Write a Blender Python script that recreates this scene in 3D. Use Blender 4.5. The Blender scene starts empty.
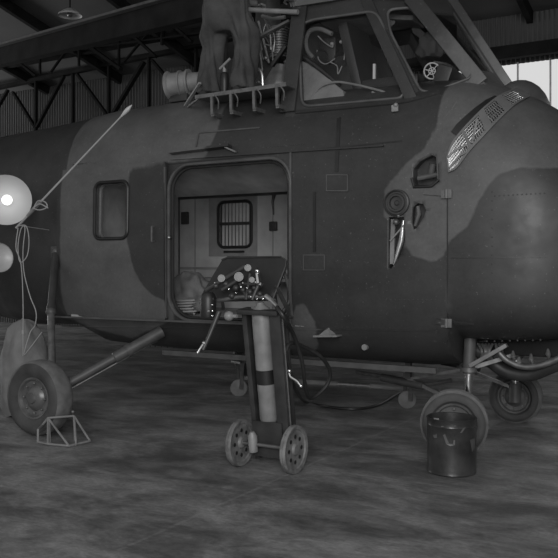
import bpy, bmesh, math, random
from mathutils import Vector, Matrix
from mathutils.geometry import delaunay_2d_cdt
from mathutils.bvhtree import BVHTree
random.seed(7)
scn = bpy.context.scene
COL = scn.collection
PI = math.pi
V = Vector

# ------------------------------------------------------------ camera, light, exposure
YAW = math.radians(30.2); CH = 1.3; FP = 812.0; HOR = 266.0
cam_d = bpy.data.cameras.new('camera'); cam = bpy.data.objects.new('camera', cam_d); COL.objects.link(cam)
cam.location = (0, 0, CH); cam.rotation_euler = (PI/2, 0, YAW)
cam_d.sensor_width = 36; cam_d.lens = FP/558*36; cam_d.shift_y = -(279-HOR)/558
cam_d.clip_start = 0.05; cam_d.clip_end = 200
scn.camera = cam
w = bpy.data.worlds.new('world'); scn.world = w; w.use_nodes = True
w.node_tree.nodes['Background'].inputs[0].default_value = (.8, .8, .8, 1)
w.node_tree.nodes['Background'].inputs[1].default_value = 0.45
def area(name, loc, target, size, power, sy=None):
    d = bpy.data.lights.new(name, 'AREA'); d.energy = power; d.size = size
    if sy: d.shape = 'RECTANGLE'; d.size_y = sy
    o = bpy.data.objects.new(name, d); COL.objects.link(o); o.location = loc
    o.rotation_euler = (V(target)-V(loc)).to_track_quat('-Z', 'Y').to_euler(); return o
area('added_front_fill', (2.2, -4.5, 4.2), (-3.2, 6, 1.2), 5.0, 430, 3.5)  # added soft fill from behind the camera, no door seen there
area('photographer_lamp', (-0.1, 0.1, 1.55), (-2.9, 5.4, 1.2), 0.6, 46)
area('added_roof_fill', (-21, 9.3, 2.6), (-8, 12.5, 4.5), 3.5, 560, 3)  # added fill that lightens roof and back wall, no opening seen
scn.view_settings.view_transform = 'Standard'; scn.view_settings.look = 'None'
scn.view_settings.gamma = 1; scn.view_settings.exposure = 0.15
scn.view_settings.use_curve_mapping = False

# ------------------------------------------------------------ helpers
SN, CS = math.sin(YAW), math.cos(YAW)
def ray(px, py):
    u = (px-279)/FP; v = (HOR-py)/FP
    return V((-SN+CS*u, CS+SN*u, v))
def at(px, py, Y):                       # point of the place at depth Y
    d = ray(px, py); return V((0, 0, CH)) + d*(Y/d.y)
def onfloor(px, py, Z=0):
    d = ray(px, py); return V((0, 0, CH)) + d*((Z-CH)/d.z)

def mat(name, col, rough=.6, metal=0, var=.25, scale=6, bump=.0, spec=.5, detail=6, stretch=(1, 1, 1)):
    m = bpy.data.materials.new(name); m.use_nodes = True; nt = m.node_tree; N = nt.nodes; L = nt.links
    b = N['Principled BSDF']; b.inputs['Roughness'].default_value = rough; b.inputs['Metallic'].default_value = metal
    b.inputs['Specular IOR Level'].default_value = spec
    tc = N.new('ShaderNodeTexCoord'); mp = N.new('ShaderNodeMapping'); mp.inputs['Scale'].default_value = stretch
    L.new(tc.outputs['Object'], mp.inputs[0])
    n = N.new('ShaderNodeTexNoise'); n.inputs['Scale'].default_value = scale; n.inputs['Detail'].default_value = detail
    L.new(mp.outputs[0], n.inputs['Vector'])
    r = N.new('ShaderNodeMapRange'); r.inputs['From Min'].default_value = .3; r.inputs['From Max'].default_value = .7
    r.inputs['To Min'].default_value = 1-var; r.inputs['To Max'].default_value = 1+var
    L.new(n.outputs['Fac'], r.inputs['Value'])
    mul = N.new('ShaderNodeVectorMath'); mul.operation = 'SCALE'
    c = N.new('ShaderNodeRGB'); c.outputs[0].default_value = (col, col, col, 1)
    L.new(c.outputs[0], mul.inputs[0]); L.new(r.outputs[0], mul.inputs['Scale']); L.new(mul.outputs[0], b.inputs['Base Color'])
    if bump:
        bp = N.new('ShaderNodeBump'); bp.inputs['Strength'].default_value = bump; bp.inputs['Distance'].default_value = .01
        n2 = N.new('ShaderNodeTexNoise'); n2.inputs['Scale'].default_value = scale*6; L.new(mp.outputs[0], n2.inputs['Vector'])
        L.new(n2.outputs['Fac'], bp.inputs['Height']); L.new(bp.outputs[0], b.inputs['Normal'])
    m['col'] = c.name
    return m
def emit(name, s):
    m = bpy.data.materials.new(name); m.use_nodes = True; N = m.node_tree.nodes; N.clear()
    e = N.new('ShaderNodeEmission'); e.inputs[1].default_value = s; o = N.new('ShaderNodeOutputMaterial')
    m.node_tree.links.new(e.outputs[0], o.inputs[0]); return m
def glass(name, mixf=.1):
    m = bpy.data.materials.new(name); m.use_nodes = True; nt = m.node_tree; N = nt.nodes; N.clear()
    t = N.new('ShaderNodeBsdfTransparent'); t.inputs[0].default_value = (.93, .93, .93, 1)
    g = N.new('ShaderNodeBsdfGlossy'); g.inputs['Roughness'].default_value = .08
    mx = N.new('ShaderNodeMixShader'); mx.inputs[0].default_value = mixf; o = N.new('ShaderNodeOutputMaterial')
    nt.links.new(t.outputs[0], mx.inputs[1]); nt.links.new(g.outputs[0], mx.inputs[2]); nt.links.new(mx.outputs[0], o.inputs[0]); return m

M = {
 'greenpaint': mat('grille_paint', .12, .5, 0, .15, 9), 'steel': mat('worn_steel', .16, .45, .6, .3, 20), 'bright': mat('bright_metal', .5, .3, .8, .2, 20),
 'chrome': mat('polished_metal', .85, .15, 1, .05, 20), 'black': mat('black_paint', .014, .45, 0, .3, 10),
 'rubber': mat('tyre_rubber', .05, .7, 0, .3, 8, .2), 'hose': mat('black_hose', .02, .45, 0, .2, 10),
 'darkgrey': mat('dark_grey_paint', .035, .45, 0, .35, 9), 'midgrey': mat('mid_grey_paint', .075, .5, 0, .25, 9),
 'lightgrey': mat('light_grey_paint', .20, .45, 0, .25, 9, .1), 'canvas': mat('pale_canvas', .17, .85, 0, .3, 5, .5),
 'liner': mat('cabin_lining', .34, .8, 0, .2, 4, .2), 'cloth': mat('work_trouser_cloth', .055, .95, 0, .35, 5, .7),
 'skin': mat('skin', .2, .6, 0, .1, 8), 'hair': mat('hair', .02, .7), 'truss': mat('dark_truss_steel', .016, .9, 0, .3, 4, spec=.05),
 'sheet': mat('corrugated_sheet', .065, .7, 0, .3, .6), 'roof': mat('roof_sheet', .06, .8, 0, .3, .5),
 'drum': mat('scuffed_drum_paint', .035, .32, .1, .45, 9, .1), 'white': mat('white_paint', .5, .6, 0, .15, 10),
 'cord': mat('pale_cord', .32, .8, 0, .1, 10), 'tread': mat('dusty_tread', .13, .85, 0, .25, 14, .2), 'shield': glass('windshield_glass', .35), 'bowl': mat('white_reflector', .4, .6, 0, .03, 4), 'seam': mat('lining_seam', .2, .7, 0, .2, 6),
 'enamel': mat('white_enamel', .45, .35, 0, .1, 4),
 'gauge': mat('gauge_dial', .09, .3, 0, .2, 30), 'rimpaint': mat('wheel_rim_paint', .11, .35, .2, .3, 10),
 'disc': mat('scraped_wheel_steel', .15, .6, 0, .4, 18), 'glass': glass('window_glass', .02),
 'lampglow': emit('lamp_glow', 2.2), 'day': emit('daylight_behind_sheets', .62),
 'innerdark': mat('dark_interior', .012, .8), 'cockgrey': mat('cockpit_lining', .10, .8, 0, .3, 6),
}

def tag(o, label, cat, group=None, kind=None):
    o['label'] = label
    if cat: o['category'] = cat
    if group: o['group'] = group
    if kind: o['kind'] = kind
    return o
def thing(name, label, cat, loc=(0, 0, 0), group=None):
    o = bpy.data.objects.new(name, None); COL.objects.link(o); o.location = loc; o.empty_display_size = .1
    tag(o, label, cat, group); return o
def clone(root):
    def rec(o, par):
        c = o.copy(); COL.objects.link(c); c.parent = par
        for ch in list(o.children): rec(ch, c)
        return c
    return rec(root, None)

class MB:
    """collects shapes given in world metres"""
    def __init__(s): s.bm = bmesh.new()
    def face(s, pts):
        return s.bm.faces.new([s.bm.verts.new(p) for p in pts])
    def box(s, c, size, rot=None, bev=0):
        c = V(c); hx, hy, hz = [k/2 for k in size]; R = rot or Matrix.Identity(3)
        vs = [s.bm.verts.new(c + R @ V((x*hx, y*hy, z*hz))) for x in (-1, 1) for y in (-1, 1) for z in (-1, 1)]
        fs = [s.bm.faces.new([vs[i] for i in f]) for f in ((0,1,3,2),(4,6,7,5),(0,4,5,1),(2,3,7,6),(0,2,6,4),(1,5,7,3))]
        if bev:
            es = list({e for f in fs for e in f.edges})
            bmesh.ops.bevel(s.bm, geom=es, offset=bev, segments=2, affect='EDGES', profile=.6)
        return s
    def bar(s, a, b, wd, ht=None, up=(0, 0, 1), bev=0):
        a = V(a); b = V(b); d = b-a; L = d.length; ht = ht or wd; x = d.normalized(); up = V(up)
        y = up.cross(x)
        if y.length < 1e-4: y = V((0, 1, 0)).cross(x)
        y.normalize(); z = x.cross(y)
        return s.box((a+b)/2, (L, wd, ht), Matrix((x, y, z)).transposed(), bev)
    def rings(s, rings, cap=True, close=False):
        vr = [[s.bm.verts.new(p) for p in r] for r in rings]; n = len(vr[0])
        m = len(vr)
        for i in range(m if close else m-1):
            A, B = vr[i], vr[(i+1) % m]
            for k in range(n):
                s.bm.faces.new((A[k], A[(k+1) % n], B[(k+1) % n], B[k]))
        if cap and not close:
            s.bm.faces.new(vr[0][::-1]); s.bm.faces.new(vr[-1])
        return s
    def tube(s, pts, r, n=10, cap=True):
        pts = [V(p) for p in pts]; rr = r if isinstance(r, (list, tuple)) else [r]*len(pts)
        t0 = (pts[1]-pts[0]).normalized(); a = t0.orthogonal().normalized(); out = []
        for i, p in enumerate(pts):
            t = (pts[min(i+1, len(pts)-1)]-pts[max(i-1, 0)]).normalized()
            a = (a - t*a.dot(t)).normalized(); b = t.cross(a)
            out.append([p + (a*math.cos(2*PI*k/n)+b*math.sin(2*PI*k/n))*rr[i] for k in range(n)])
        return s.rings(out, cap)
    def cyl(s, a, b, r, n=16, r2=None): return s.tube([a, b], [r, r if r2 is None else r2], n)
    def lathe(s, o, axis, prof, n=32, cap=False):
        """prof: (distance along axis, radius)"""
        o = V(o); ax = V(axis).normalized(); a = ax.orthogonal().normalized(); b = ax.cross(a)
        return s.rings([[o+ax*h+(a*math.cos(2*PI*k/n)+b*math.sin(2*PI*k/n))*max(r, 1e-4) for k in range(n)] for h, r in prof], cap)
    def ball(s, c, r, n=10, sc=(1, 1, 1)):
        c = V(c); prof = []
        rs = []
        for i in range(n+1):
            th = PI*i/n; rs.append([c+V((r*sc[0]*math.sin(th)*math.cos(2*PI*k/(2*n)), r*sc[1]*math.sin(th)*math.sin(2*PI*k/(2*n)), r*sc[2]*math.cos(th))) for k in range(2*n)])
        rs[0] = [p+V((1e-4*math.cos(k), 1e-4*math.sin(k), 0)) for k, p in enumerate(rs[0])]
        return s.rings(rs, False)
    def build(s, name, m, parent=None, smooth=True, origin=None, auto=True):
        bmesh.ops.remove_doubles(s.bm, verts=s.bm.verts, dist=2e-5)
        bmesh.ops.recalc_face_normals(s.bm, faces=s.bm.faces)
        me = bpy.data.meshes.new(name)
        root = parent
        off = V((0, 0, 0))
        p = parent
        while p is not None: off += p.location; p = p.parent
        if origin is None and parent is None:
            vs = [v.co for v in s.bm.verts]
            origin = V(((min(v.x for v in vs)+max(v.x for v in vs))/2, (min(v.y for v in vs)+max(v.y for v in vs))/2, min(v.z for v in vs)))
        loc = V(origin) if origin is not None else V((0, 0, 0))
        bmesh.ops.translate(s.bm, verts=s.bm.verts, vec=-(off+loc) if parent else -loc)
        s.bm.to_mesh(me); s.bm.free()
        if isinstance(m, str): m = M[m]
        me.materials.append(m)
        if smooth:
            for f in me.polygons: f.use_smooth = True
            if auto:
                me.set_sharp_from_angle(angle=math.radians(35))
        o = bpy.data.objects.new(name, me); COL.objects.link(o); o.parent = parent; o.location = loc
        return o

def spline(pts, n=8):
    """Catmull-Rom through the points"""
    P = [V(p) for p in pts]; P = [P[0]*2-P[1]] + P + [P[-1]*2-P[-2]]; out = []
    for i in range(1, len(P)-2):
        for k in range(n):
            t = k/n; a, b, c, d = P[i-1:i+3]
            out.append(.5*((2*b)+(c-a)*t+(2*a-5*b+4*c-d)*t*t+(3*b-a-3*c+d)*t**3))
    out.append(P[-2]); return out
def rrect(x0, y0, x1, y1, r, n=5):
    o = []
    for cx, cy, a0 in ((x1-r, y1-r, 0), (x0+r, y1-r, 90), (x0+r, y0+r, 180), (x1-r, y0+r, 270)):
        for k in range(n+1):
            a = math.radians(a0+90*k/n); o.append((cx+r*math.cos(a), cy+r*math.sin(a)))
    return o
def cdt(outer, holes=(), inner=()):
    """triangles of outline minus holes; 2D in, (points, tris) out"""
    pts = [V(p).to_2d() if len(p) > 2 else V(p) for p in outer]; edges = [(i, (i+1) % len(outer)) for i in range(len(outer))]
    for h in holes:
        b = len(pts); pts += [V(p) for p in h]; edges += [(b+i, b+(i+1) % len(h)) for i in range(len(h))]
    pts += [V(p) for p in inner]
    v, e, f, *_ = delaunay_2d_cdt(pts, edges, [], 0, 1e-6)
    def inside(p, poly):
        c = False; j = len(poly)-1
        for i in range(len(poly)):
            xi, yi = poly[i][0], poly[i][1]; xj, yj = poly[j][0], poly[j][1]
            if (yi > p[1]) != (yj > p[1]) and p[0] < (xj-xi)*(p[1]-yi)/(yj-yi)+xi: c = not c
            j = i
        return c
    tris = []
    for t in f:
        m = (v[t[0]]+v[t[1]]+v[t[2]])/3
        if inside(m, outer) and not any(inside(m, h) for h in holes): tris.append(t)
    return v, tris
def inpoly(p, poly):
    c = False; j = len(poly)-1
    for i in range(len(poly)):
        xi, yi = poly[i]; xj, yj = poly[j]
        if (yi > p[1]) != (yj > p[1]) and p[0] < (xj-xi)*(p[1]-yi)/(yj-yi)+xi: c = not c
        j = i
    return c
def dist_poly(p, poly):
    best = 9; q = V(p)
    for i in range(len(poly)):
        a = V(poly[i]); b = V(poly[(i+1) % len(poly)]); ab = b-a
        t = max(0, min(1, (q-a).dot(ab)/max(ab.length_squared, 1e-9))); best = min(best, (q-(a+ab*t)).length)
    return best
def slab(mb, outer, holes, f3, nrm, th):
    """flat plate with holes: f3 maps 2D to 3D, thickness th along nrm"""
    v, tris = cdt(outer, holes); nrm = V(nrm)
    A = [mb.bm.verts.new(f3(p)) for p in v]; B = [mb.bm.verts.new(f3(p)+nrm*th) for p in v]
    cnt = {}
    for t in tris:
        mb.bm.faces.new([A[i] for i in t]); mb.bm.faces.new([B[i] for i in reversed(t)])
        for i in range(3):
            e = (t[i], t[(i+1) % 3]); k = tuple(sorted(e)); cnt[k] = None if k in cnt else e
    for e in cnt.values():
        if e: mb.bm.faces.new((A[e[0]], B[e[0]], B[e[1]], A[e[1]]))

# ------------------------------------------------------------ hangar
def S(o, kind='structure'): o['kind'] = kind; return o
fm = mat('stained_concrete', .085, .75, 0, .0, 1)
nt = fm.node_tree; N = nt.nodes; L = nt.links; b = N['Principled BSDF']
tc = N.new('ShaderNodeTexCoord')
def noise(sc, det, stretch, rough=.6, dist=0):
    mp = N.new('ShaderNodeMapping'); mp.inputs['Scale'].default_value = stretch; mp.inputs['Rotation'].default_value = (0, 0, .12); L.new(tc.outputs['Object'], mp.inputs[0])
    n = N.new('ShaderNodeTexNoise'); n.inputs['Scale'].default_value = sc; n.inputs['Detail'].default_value = det
    n.inputs['Roughness'].default_value = rough; n.inputs['Distortion'].default_value = dist; L.new(mp.outputs[0], n.inputs['Vector']); return n.outputs['Fac']
def rng(x, a, b_, c, d):
    r = N.new('ShaderNodeMapRange'); r.inputs[1].default_value = a; r.inputs[2].default_value = b_; r.inputs[3].default_value = c; r.inputs[4].default_value = d
    L.new(x, r.inputs[0]); return r.outputs[0]
def mth(op, x, y):
    r = N.new('ShaderNodeMath'); r.operation = op
    for i, q in enumerate((x, y)):
        if isinstance(q, (int, float)): r.inputs[i].default_value = q
        else: L.new(q, r.inputs[i])
    return r.outputs[0]
v1 = mth('MULTIPLY', rng(noise(1.3, 7, (1, 1.5, 1), .68, .4), .40, .60, .48, 1.12), rng(noise(3.2, 8, (1, 1.9, 1), .75, .8), .34, .66, .62, 1.28))
v1 = mth('MULTIPLY', v1, rng(noise(26, 6, (1, 1.8, 1), .75), .3, .7, .68, 1.32))
sep = N.new('ShaderNodeSeparateXYZ'); L.new(tc.outputs['Object'], sep.inputs[0])
def joint(out, c0, wd):
    wob = mth('ADD', out, rng(noise(1.5, 3, (1, 1, 1)), 0, 1, -.03, .03))
    return mth('LESS_THAN', mth('ABSOLUTE', mth('SUBTRACT', wob, c0), 0), wd)
jn = mth('MAXIMUM', joint(sep.outputs[0], -2.50, .011), joint(sep.outputs[1], 4.63, .008))
jn = mth('MULTIPLY', jn, rng(noise(5, 3, (1, 1, 1)), .42, .5, 0, 1))
v1 = mth('MULTIPLY', v1, .20)
v1 = mth('ADD', v1, mth('MULTIPLY', jn, .045))
L.new(v1, b.inputs['Base Color'])
L.new(rng(noise(.9, 5, (1, 1.6, 1)), .42, .6, .45, .8), b.inputs['Roughness'])
bp = N.new('ShaderNodeBump'); bp.inputs['Strength'].default_value = .25; bp.inputs['Distance'].default_value = .01
L.new(noise(18, 8, (1, 2, 1), .7), bp.inputs['Height']); L.new(bp.outputs[0], b.inputs['Normal'])
m = MB(); m.box((-6, 3, -.05), (40, 26, .1)); S(m.build('floor', fm, origin=(0, 0, 0), smooth=False))

def corrugated(name, x0, x1, z0, z1, y, material, pitch=.075, depth=.022):
    m = MB(); n = int((x1-x0)/pitch*4); A = []; B = []
    for i in range(n+1):
        x = x0+(x1-x0)*i/n; yy = y+depth*(0, .7, 1, .7)[i % 4]
        A.append(m.bm.verts.new((x, yy, z0))); B.append(m.bm.verts.new((x, yy, z1)))
    for i in range(n): m.bm.faces.new((A[i], A[i+1], B[i+1], B[i]))
    return S(m.build(name, material, smooth=False))
WY = 13.0
corrugated('wall_back', -26, -4.35, 0, 5.3, WY, 'sheet')
corrugated('wall_back_upper', -4.35, 8, 4.5, 5.3, WY, 'sheet')
corrugated('wall_back_lower', -4.35, 8, 0, 1.6, WY, 'sheet')
# translucent glazed band in the back wall with mullions
m = MB(); m.box((1.8, WY+.05, 3.05), (12.3, .02, 2.95)); S(m.build('window_1', 'day', smooth=False))
m = MB()
for i in range(25): m.box((-4.2+i*.5, WY+.02, 3.05), (.025, .03, 2.95))
S(m.build('trim_1', 'white', smooth=False))
m = MB()
m.face([(-26, WY+.03, 5.28), (8, WY+.03, 5.28), (8, 1.0, 8.2), (-26, 1.0, 8.2)])
for i in range(13):
    pass
S(m.build('ceiling', 'roof', smooth=False))
m = MB(); m.box((-26, 6.5, 4), (.1, 13, 8)); S(m.build('wall_left', 'sheet', smooth=False))
m = MB(); m.box((8, 8.5, 4), (.1, 9, 8)); S(m.build('wall_right', 'sheet', smooth=False))

def truss(segs, Y, name):
    m = MB()
    for (x0, y0, x1, y1, t) in segs: m.bar(at(x0, y0, Y), at(x1, y1, Y), t*.55, t, up=(0, 1, 0))
    return S(m.build(name, 'truss', smooth=False))
def chord(xa, xb, Z, Y, t):
    m = MB(); m.bar((xa, Y, Z), (xb, Y, Z), t*.6, t, up=(0, 1, 0)); return m
# long wall truss: chords run the length of the hangar, webs repeat
def web_truss(name, Y, zl, zu, x0, x1, bay, tc_, tw, lean=True):
    m = MB()
    for z in (zl, zu): m.bar((x0, Y, z), (x1, Y, z), tc_, tc_*.6)
    x = x0; k = 0
    while x < x1-bay/2:
        m.bar((x, Y, zl), (x, Y, zu), tw, tw)
        if k % 2: m.bar((x, Y, zl), (x+bay, Y, zu), tw*1.2, tw*.8, up=(0, 1, 0))
        else: m.bar((x, Y, zu), (x+bay, Y, zl), tw*1.2, tw*.8, up=(0, 1, 0))
        x += bay; k += 1
    return S(m.build(name, 'truss', smooth=False))
truss([(-60, 152, 420, 60.8, .17), (-60, 100, 420, -.8, .13), (36, 79, 36, 132, .07), (73, 72, 73, 126, .07), (109, 64, 109, 118, .07), (149, 57, 149, 111, .07), (13, 92, 35, 127, .08), (64, 76, 37, 127, .08),
       (77, 74, 108, 116, .08), (144, 62, 113, 114, .10), (152, 60, 174, 86, .08), (-8, 92, -6, 140, .07), (8, 90, -20, 138, .08), (196, 48, 196, 100, .07)], 12.4, 'trim_2')
truss([(-10, 62, 420, 2.8, .05), (90, 36, 215, 8, .07), (40, 50, 40, 74, .05), (79, 42, 79, 66, .05), (119, 28, 119, 70, .05), (162, 20, 162, 45, .06), (12, 57, 36, 76, .07), (71, 44, 51, 72, .05),
       (80, 40, 121, 69, .10), (159, 20, 124, 62, .05), (124, 27, 156, 57, .08), (167, 20, 192, 42, .08)], 11.6, 'trim_3')
m = MB(); m.bar((-5, 12.7, 4.62), (7.8, 12.7, 4.62), .12, .2); S(m.build('trim_7', 'truss', smooth=False))
# heavy girder crossing the bay, upper flange painted lighter to imitate light on it
g0 = at(-60, 62, 9.5); g1 = at(330, -48, 6.2)
m = MB(); m.bar(g0+V((0, 0, -.19)), g1+V((0, 0, -.19)), .14, .27); S(m.build('trim_4', 'truss', smooth=False))
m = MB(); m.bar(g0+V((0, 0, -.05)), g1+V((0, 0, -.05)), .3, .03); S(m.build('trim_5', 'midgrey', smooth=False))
m = MB()
for i in range(16):
    x = -24+i*2.1; m.bar((x, WY, 5.2), (x, 1.2, 8.05), .09, .2)
for j in range(6):
    t = .1+j*.17; m.bar((-26, WY-12*t, 5.2+2.9*t), (8, WY-12*t, 5.2+2.9*t), .07, .12)
S(m.build('trim_6', 'truss', smooth=False))
# enamel pendant lamp hung from the roof
LP = at(70, 14, 10.0)
t = thing('pendant_lamp', 'round shallow white enamel ceiling lamp hung above the dark girder, unlit', 'lamp', LP)
m = MB(); m.lathe(LP, (0, 0, 1), [(-.03, .20), (.0, .19), (.05, .12), (.09, .05), (.10, .02)], 28, False); m.build('lamp_shade', 'enamel', t)
m = MB(); m.cyl(LP+V((0, 0, .09)), LP+V((0, 0, 6.05-LP.z+.05)), .012, 8); m.build('suspension_rod', 'truss', t)
m = MB(); m.ball(LP+V((0, 0, -.0)), .05, 8); m.build('bulb', 'gauge', t)

# ------------------------------------------------------------ helicopter
Y0 = 6.1
HEL = thing('helicopter', 'large camouflaged transport helicopter with open cabin door and high cockpit, filling the hangar', 'helicopter', (-3.2, Y0, 0))
TAB = [  # X, half width, bottom, top, widest height
 (-11.5, .10, 1.95, 2.25, 2.1), (-8, .42, .90, 2.58, 1.8), (-6.4, .66, .70, 2.67, 1.65), (-5.45, .80, .74, 2.71, 1.6), (-5.0, .85, .60, 2.75, 1.55),
 (-4.3, .86, .575, 2.76, 1.5), (-3.5, .86, .575, 2.74, 1.5), (-3, .86, .575, 2.70, 1.5), (-2, .87, .575, 2.68, 1.5), (-1.76, .865, .60, 2.66, 1.5)]
def prof(X):
    if X <= -1.76:
        for a, b_ in zip(TAB, TAB[1:]):
            if X <= b_[0]:
                t = (X-a[0])/(b_[0]-a[0]); t = max(0, t)
                return [a[i]+(b_[i]-a[i])*t for i in range(1, 5)]+[3.4-.6*max(0, min(1, (-5-X)/3)), 4.5-2*max(0, min(1, (-5-X)/1.5))]
    a = min(.9995, (X+1.76)/1.22)
    f = (1-a**2.3)**(1/2.3)
    return [.865*f, 1.5-.72*(1-a**3.4)**(1/3.4), 1.5+1.16*(1-a**1.55)**(1/1.55), 1.5, 3.4-1.2*min(1, a*1.5), 5.0]
def surf(X, t, side=-1):
    """t 0 bottom .. PI top, polar angle about the widest height"""
    wd, zb, zt, zc, nu, nl = prof(X); c = -math.cos(t); s_ = max(0, math.sin(t))
    n, h = (nu, zt-zc) if c > 0 else (nl, zc-zb)
    q = ((s_/wd)**n+(abs(c)/h)**n)**(-1/n)
    return V((X, Y0+side*s_*q, zc+c*q))
def tOf(X, Z):
    wd, zb, zt, zc, nu, nl = prof(X); n, h = (nu, zt-zc) if Z >= zc else (nl, zc-zb)
    y = wd*max(0, 1-min(1, abs(Z-zc)/h)**n)**(1/n)
    return math.atan2(y, -(Z-zc))
# ray test surface
bm = bmesh.new(); NX, NT = 420, 180; g = []
for i in range(NX):
    X = -8+(8-.545)*(i/(NX-1)) if i < NX else 0
    g.append([bm.verts.new(surf(X, PI*j/NT)) for j in range(NT+1)])
for i in range(NX-1):
    for j in range(NT):
        try: bm.faces.new((g[i][j], g[i+1][j], g[i+1][j+1], g[i][j+1]))
        except ValueError: pass
bm.normal_update(); BV = BVHTree.FromBMesh(bm); bm.free()
def hit(px, py, off=0.0):
    """point of the fuselage skin seen in that direction, raised by off"""
    for k in range(40):
        d = ray(px, py+k).normalized(); p, n, i, dd = BV.ray_cast(V((0, 0, CH)), d)
        if p is not None:
            if n.dot(d) > 0: n = -n
            return p+n*off
    return at(px, py, Y0-.6)
def hn(px, py):
    d = ray(px, py).normalized(); p, n, i, dd = BV.ray_cast(V((0, 0, CH)), d)
    if p is None: return hit(px, py), V((0, -1, 0))
    if n.dot(d) > 0: n = -n
    return p, n

# camouflage, as outlines on the side of the hull in metres
def side(pts, f=hit): return [(q.x, q.z) for q in (f(*p) for p in pts)]
LIGHT = [
 side([(62, 150), (75, 128), (112, 116), (160, 109), (200, 106), (212, 128), (204, 158), (150, 164), (133, 172), (131, 200), (131, 240), (136, 265), (146, 285), (158, 296), (172, 302), (172, 320), (120, 340), (60, 322), (61, 240)], lambda x, y: at(x, y, 5.25)),
 side([(296, 304), (304, 303), (315, 322), (319, 345), (312, 358), (292, 358), (290, 330)]),
 side([(384, 216), (385, 190), (405, 164), (424, 150), (436, 128), (440, 104), (448, 88), (500, 84), (548, 99), (548, 172), (520, 168), (500, 174), (488, 186), (478, 202), (468, 226), (450, 240), (444, 256), (434, 262), (412, 256), (404, 244), (398, 224)]),
]
LIGHT[0][1:5] = [(LIGHT[0][1][0]-.1, 2.95), (-4.9, 2.95), (-4.4, 2.95), (-3.7, 2.95)]
k = LIGHT[2]
LIGHT[2] = k[:7]+[(-1.9, 2.9), (-.3, 2.9), (-.3, 1.92)]+k[10:]
def paint_at(co):
    p = (co.x, co.z); best = 0
    for poly in LIGHT:
        d = dist_poly(p, poly); ins = inpoly(p, poly)
        val = .5+(d if ins else -d)/.05
        best = max(best, min(1, max(0, val)))
    return best
hm = mat('camouflage_paint', .05, .38, 0, 0, 1, spec=.36); nt = hm.node_tree; N = nt.nodes; L = nt.links; b = N['Principled BSDF']
tc = N.new('ShaderNodeTexCoord')
at_n = N.new('ShaderNodeAttribute'); at_n.attribute_name = 'paint'
edge = mth('ADD', at_n.outputs['Fac'], rng(noise(9, 4, (1, 1, 1)), .3, .7, -.12, .12))
mix = rng(edge, .35, .65, .034, .088)
mix = mth('MULTIPLY', mix, rng(noise(2.3, 6, (1, 1, 1.4), .65), .32, .68, .80, 1.22))
mix = mth('MULTIPLY', mix, rng(noise(40, 4, (1, 1, 1), .7), .3, .7, .9, 1.1))
# scattered rubbed specks
sp = rng(noise(55, 2, (1, 1, 1), .5), .70, .74, 0, .06)
L.new(mth('ADD', mix, sp), b.inputs['Base Color'])
L.new(rng(noise(5, 5, (1, 1, 1)), .3, .7, .36, .56), b.inputs['Roughness'])
bp = N.new('ShaderNodeBump'); bp.inputs['Strength'].default_value = .12; bp.inputs['Distance'].default_value = .02
L.new(noise(3.5, 3, (1, 1, 1)), bp.inputs['Height']); L.new(bp.outputs[0], b.inputs['Normal'])
M['camo'] = hm
def paint(o):
    me = o.data; a = me.attributes.new('paint', 'FLOAT', 'POINT'); off = V((0, 0, 0)); p = o
    while p is not None: off += p.location; p = p.parent
    a.data.foreach_set('value', [paint_at(v.co+off) for v in me.vertices]); return o

def densify(poly, d):
    out = []
    for i in range(len(poly)):
        a = V(poly[i]); b_ = V(poly[(i+1) % len(poly)]); n = max(1, int((b_-a).length/d))
        out += [tuple(a+(b_-a)*k/n) for k in range(n)]
    return out
def to_Xt(poly):            # (X,Z) outline -> (X,t)
    return [(x, tOf(x, z)) for x, z in poly]
def skin(mb, outer, holes, dx, dt, sgn=-1, rim=.03):
    """outer, holes in (X,t)"""
    xs = [p[0] for p in outer]; ts = [p[1] for p in outer]
    inner = []
    nx = int((max(xs)-min(xs))/dx); ntt = int((max(ts)-min(ts))/dt)
    for i in range(1, nx):
        for j in range(1, ntt):
            p = (min(xs)+(max(xs)-min(xs))*i/nx+1e-4*random.random(), min(ts)+(max(ts)-min(ts))*j/ntt+1e-4*random.random())
            if inpoly(p, outer) and not any(inpoly(p, h) for h in holes): inner.append(p)
    v, tris = cdt(outer, holes, inner)
    A = [mb.bm.verts.new(surf(p.x, max(0, min(PI, p.y)), sgn)) for p in v]
    for t in tris:
        try: mb.bm.faces.new([A[i] for i in t])
        except ValueError: pass
    for h in holes:
        n = len(h); R = [surf(p[0], p[1], sgn) for p in h]; a = [mb.bm.verts.new(q) for q in R]; b_ = [mb.bm.verts.new(q+V((0, -sgn*rim, 0))) for q in R]
        for i in range(n): mb.bm.faces.new((a[i], a[(i+1) % n], b_[(i+1) % n], b_[i]))

DOOR = rrect(-4.08, .872, -2.965, 2.105, .19, 8)
DOOR = [(x, z if z > 1.4 else (z if abs(x+3.52) < .40 else z)) for x, z in DOOR]
VENT = side([(413, 168), (419, 161), (431, 155), (436, 157), (438, 166), (438, 181), (432, 186), (414, 187), (412, 178)])
OVAL = side([(412, 207), (417, 203), (423, 204), (426, 210), (424, 217), (417, 228), (413, 230), (411, 222)])
SLOT = side([(388, 217), (404, 217), (405, 240), (401, 254), (391, 269), (388, 268)])
EX = side([(440, 168)])[0]
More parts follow.
